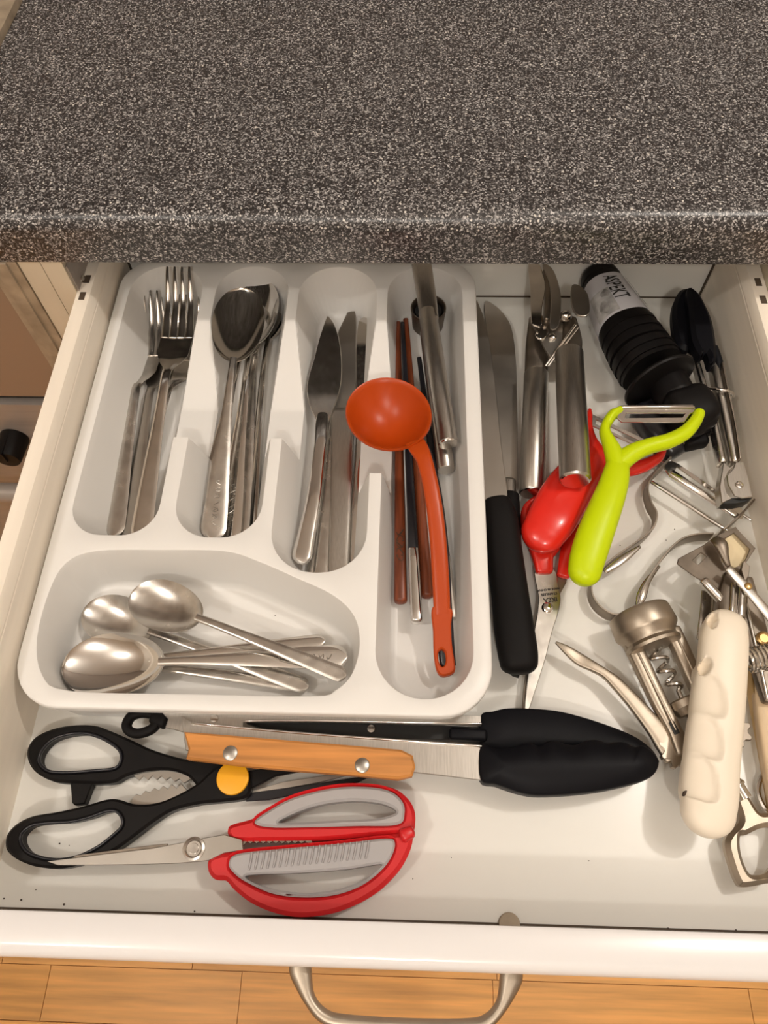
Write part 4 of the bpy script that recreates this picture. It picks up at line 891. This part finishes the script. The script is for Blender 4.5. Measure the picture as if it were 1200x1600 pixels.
def teeth(x0, y0, x1, y1, n, depth, base, flip=1):
    o = [];
    for i in range(n):
        t0 = i/n; t1 = (i+.5)/n; arc = math.sin(math.pi*t0)*base
        o.append((x0+(x1-x0)*t0, y0+(y1-y0)*t0-arc*flip)); o.append((x0+(x1-x0)*t1, y0+(y1-y0)*t1-arc*flip+depth*flip))
    o.append((x1, y1)); return o
t_up = teeth(210, 1213, 294, 1220, 6, 6, 4)
m = MB().pplate([(206, 1205), (262, 1200), (300, 1214)]+list(reversed(t_up)), zt=.0075, th=.0020, bev=.0002); obj('serrated_edge', m, 'blade', hA)
t_lo = teeth(206, 1248, 290, 1232, 6, 6, -5, -1)
m = MB().pplate([(206, 1258), (250, 1260), (298, 1240)]+list(reversed(t_lo)), zt=.0075, th=.0020, bev=.0002); obj('serrated_edge', m, 'blade', hB)
m = MB(); a = P(364, 1216, .0165); m.lathe(a, a+Vector((0, 0, .01)), [(0, .0100), (.0008, .0100), (.0016, .0096), (.0019, .0085), (.0020, .0001)], 40); obj('pivot_disc', m, 'yellow', bs, label='amber round pivot disc')
m = MB().pplate([(380, 1205), (420, 1200), (470, 1198), (470, 1205), (430, 1212), (392, 1232)], zt=.0135, th=.004, bev=.0006); obj('blade_sheath', m, 'black', bs)
m = MB().pplate([(384, 1252), (384, 1240), (410, 1236), (470, 1228), (560, 1214), (578, 1213), (560, 1222), (480, 1238), (420, 1250)], zt=.0100, th=.003, bev=.0004); obj('blade_back', m, 'blackw', bs)
m = MB().pplate([(388, 1238), (440, 1222), (530, 1208), (566, 1206), (500, 1222), (430, 1235), (396, 1244)], zt=.0085, th=.0016, bev=.0002); obj('blade', m, 'blade', bs)

# ------------------------------------------------------------------ red and grey scissors
rs_ = thing('kitchen_scissors', 'red scissors with grey ribbed grip liners lying lowest at the drawer front', 'scissors', P(480, 1330, .002))
m = MB().pplate([(74, 1346), (110, 1341), (165, 1334), (240, 1325), (275, 1318), (320, 1309), (350, 1304), (378, 1312), (380, 1328), (350, 1333), (325, 1345), (280, 1349), (220, 1351), (140, 1352), (90, 1352)], [], zt=.0195, th=.0016, bev=.0003); b1 = obj('blade', m, 'blade', rs_)
m = MB().pplate([(120, 1336), (165, 1330), (240, 1320), (262, 1318), (262, 1324), (165, 1336), (110, 1342)], zt=.0178, th=.0014, bev=.0002); obj('blade', m, 'darkst', rs_)
m = MB(); a = P(303, 1326, .0195); m.lathe(a, a+Vector((0, 0, .01)), [(0, .0065), (.0010, .0064), (.0014, .0052), (.0004, .0042), (.0004, .0030), (.0012, .0028), (.0012, .0001)], 28, ); obj('pivot', m, 'steel2', b1)
m = MB().pplate([(352, 1306), (400, 1310), (486, 1309), (488, 1318)]+[(486-i*5, 1318 if i % 2 else 1314) for i in range(1, 21)]+[(380, 1322), (355, 1322)], zt=.0165, th=.0016, bev=.0001); obj('serrated_edge', m, 'darkst', rs_)
hu = outl([(355, 1296), (362, 1288), (396, 1278), (420, 1262), (448, 1245), (485, 1233), (530, 1227), (580, 1226), (615, 1231), (636, 1246), (647, 1264), (649, 1285), (643, 1306), (620, 1303), (560, 1308), (500, 1313), (430, 1314), (370, 1314), (357, 1306)],
     .0185, .012, .0022, [[(400, 1283), (425, 1265), (462, 1246), (520, 1232), (570, 1230), (606, 1236), (626, 1252), (630, 1270), (620, 1286), (560, 1288), (480, 1290), (420, 1290)]], m='red2', parent=rs_)
outl([(397, 1284), (423, 1264), (461, 1245), (520, 1231), (570, 1229), (607, 1235), (628, 1251), (632, 1271), (621, 1288), (560, 1290), (480, 1292), (420, 1292)], .0205, .011, .0014,
     [[(434, 1284), (465, 1268), (505, 1256), (550, 1251), (590, 1254), (612, 1261), (619, 1269), (605, 1275), (583, 1279), (520, 1282), (460, 1285)]], m='grey', name='grip_liner', parent=hu)
hl = outl([(324, 1346), (333, 1337), (352, 1332), (372, 1330), (430, 1322), (500, 1315), (570, 1310), (620, 1302), (642, 1300), (645, 1312), (638, 1335), (622, 1362), (592, 1392), (555, 1414), (515, 1428), (470, 1433), (430, 1427), (392, 1411), (365, 1390), (352, 1376), (335, 1374), (325, 1362)],
     .0205, .013, .0024, [[(360, 1350), (372, 1336), (440, 1328), (530, 1320), (600, 1312), (614, 1318), (608, 1340), (590, 1362), (560, 1383), (520, 1397), (470, 1400), (425, 1394), (385, 1376), (366, 1362)]], m='red2', parent=rs_)
gl = outl([(357, 1349), (371, 1334), (440, 1326), (530, 1318), (602, 1310), (617, 1317), (610, 1341), (592, 1363), (562, 1385), (520, 1399), (470, 1402), (425, 1396), (384, 1378), (364, 1363)], .0225, .012, .0012,
     [[(382, 1370), (400, 1366), (460, 1364), (540, 1358), (594, 1350), (588, 1360), (565, 1376), (525, 1390), (478, 1395), (430, 1390), (398, 1380)]], m='grey', name='grip_liner', parent=hl)
for i in range(20):
    x = 392+i*9.6; y = 1346-i*.95; m = MB().psweep([(x+2, y-14, .0228, 3.6, .0020), (x, y, .0231, 3.6, .0020), (x-3, y+13, .0228, 3.6, .0020)], n=3, seg=8); obj('grip_rib', m, 'grey', gl)
m = MB().psweep([(355, 1300, .0190, 6, .004), (350, 1318, .0185, 5, .003)], n=2) if 0 else MB().psweep([(630, 1306, .0195, 22, .010), (643, 1300, .0195, 18, .009)], n=2, ex=3); obj('hinge_end', m, 'red2', hl)

# ------------------------------------------------------------------ the pendant lamps whose bulbs give the light
for (x, y, z, e), lb in zip(LAMPS, ('left of the drawer', 'over the worktop on the right', 'behind the viewer')):
    t = thing('pendant_lamp', 'pendant lamp cord and socket %s' % lb, 'lamp', (x, y, 1.65))
    m = MB().lathe((x, y, 1.65), (x, y, 1.5), [(0, .045), (.012, .045), (.02, .01), (.02, .0001)], 24); obj('ceiling_rose', m, 'ceil', t)
    m = MB().lathe((x, y, 1.64), (x, y, 1.4), [(0, .003), (.10, .003), (.10, .016), (.145, .018), (.145, .0001)], 16); obj('socket', m, 'trimst', t)
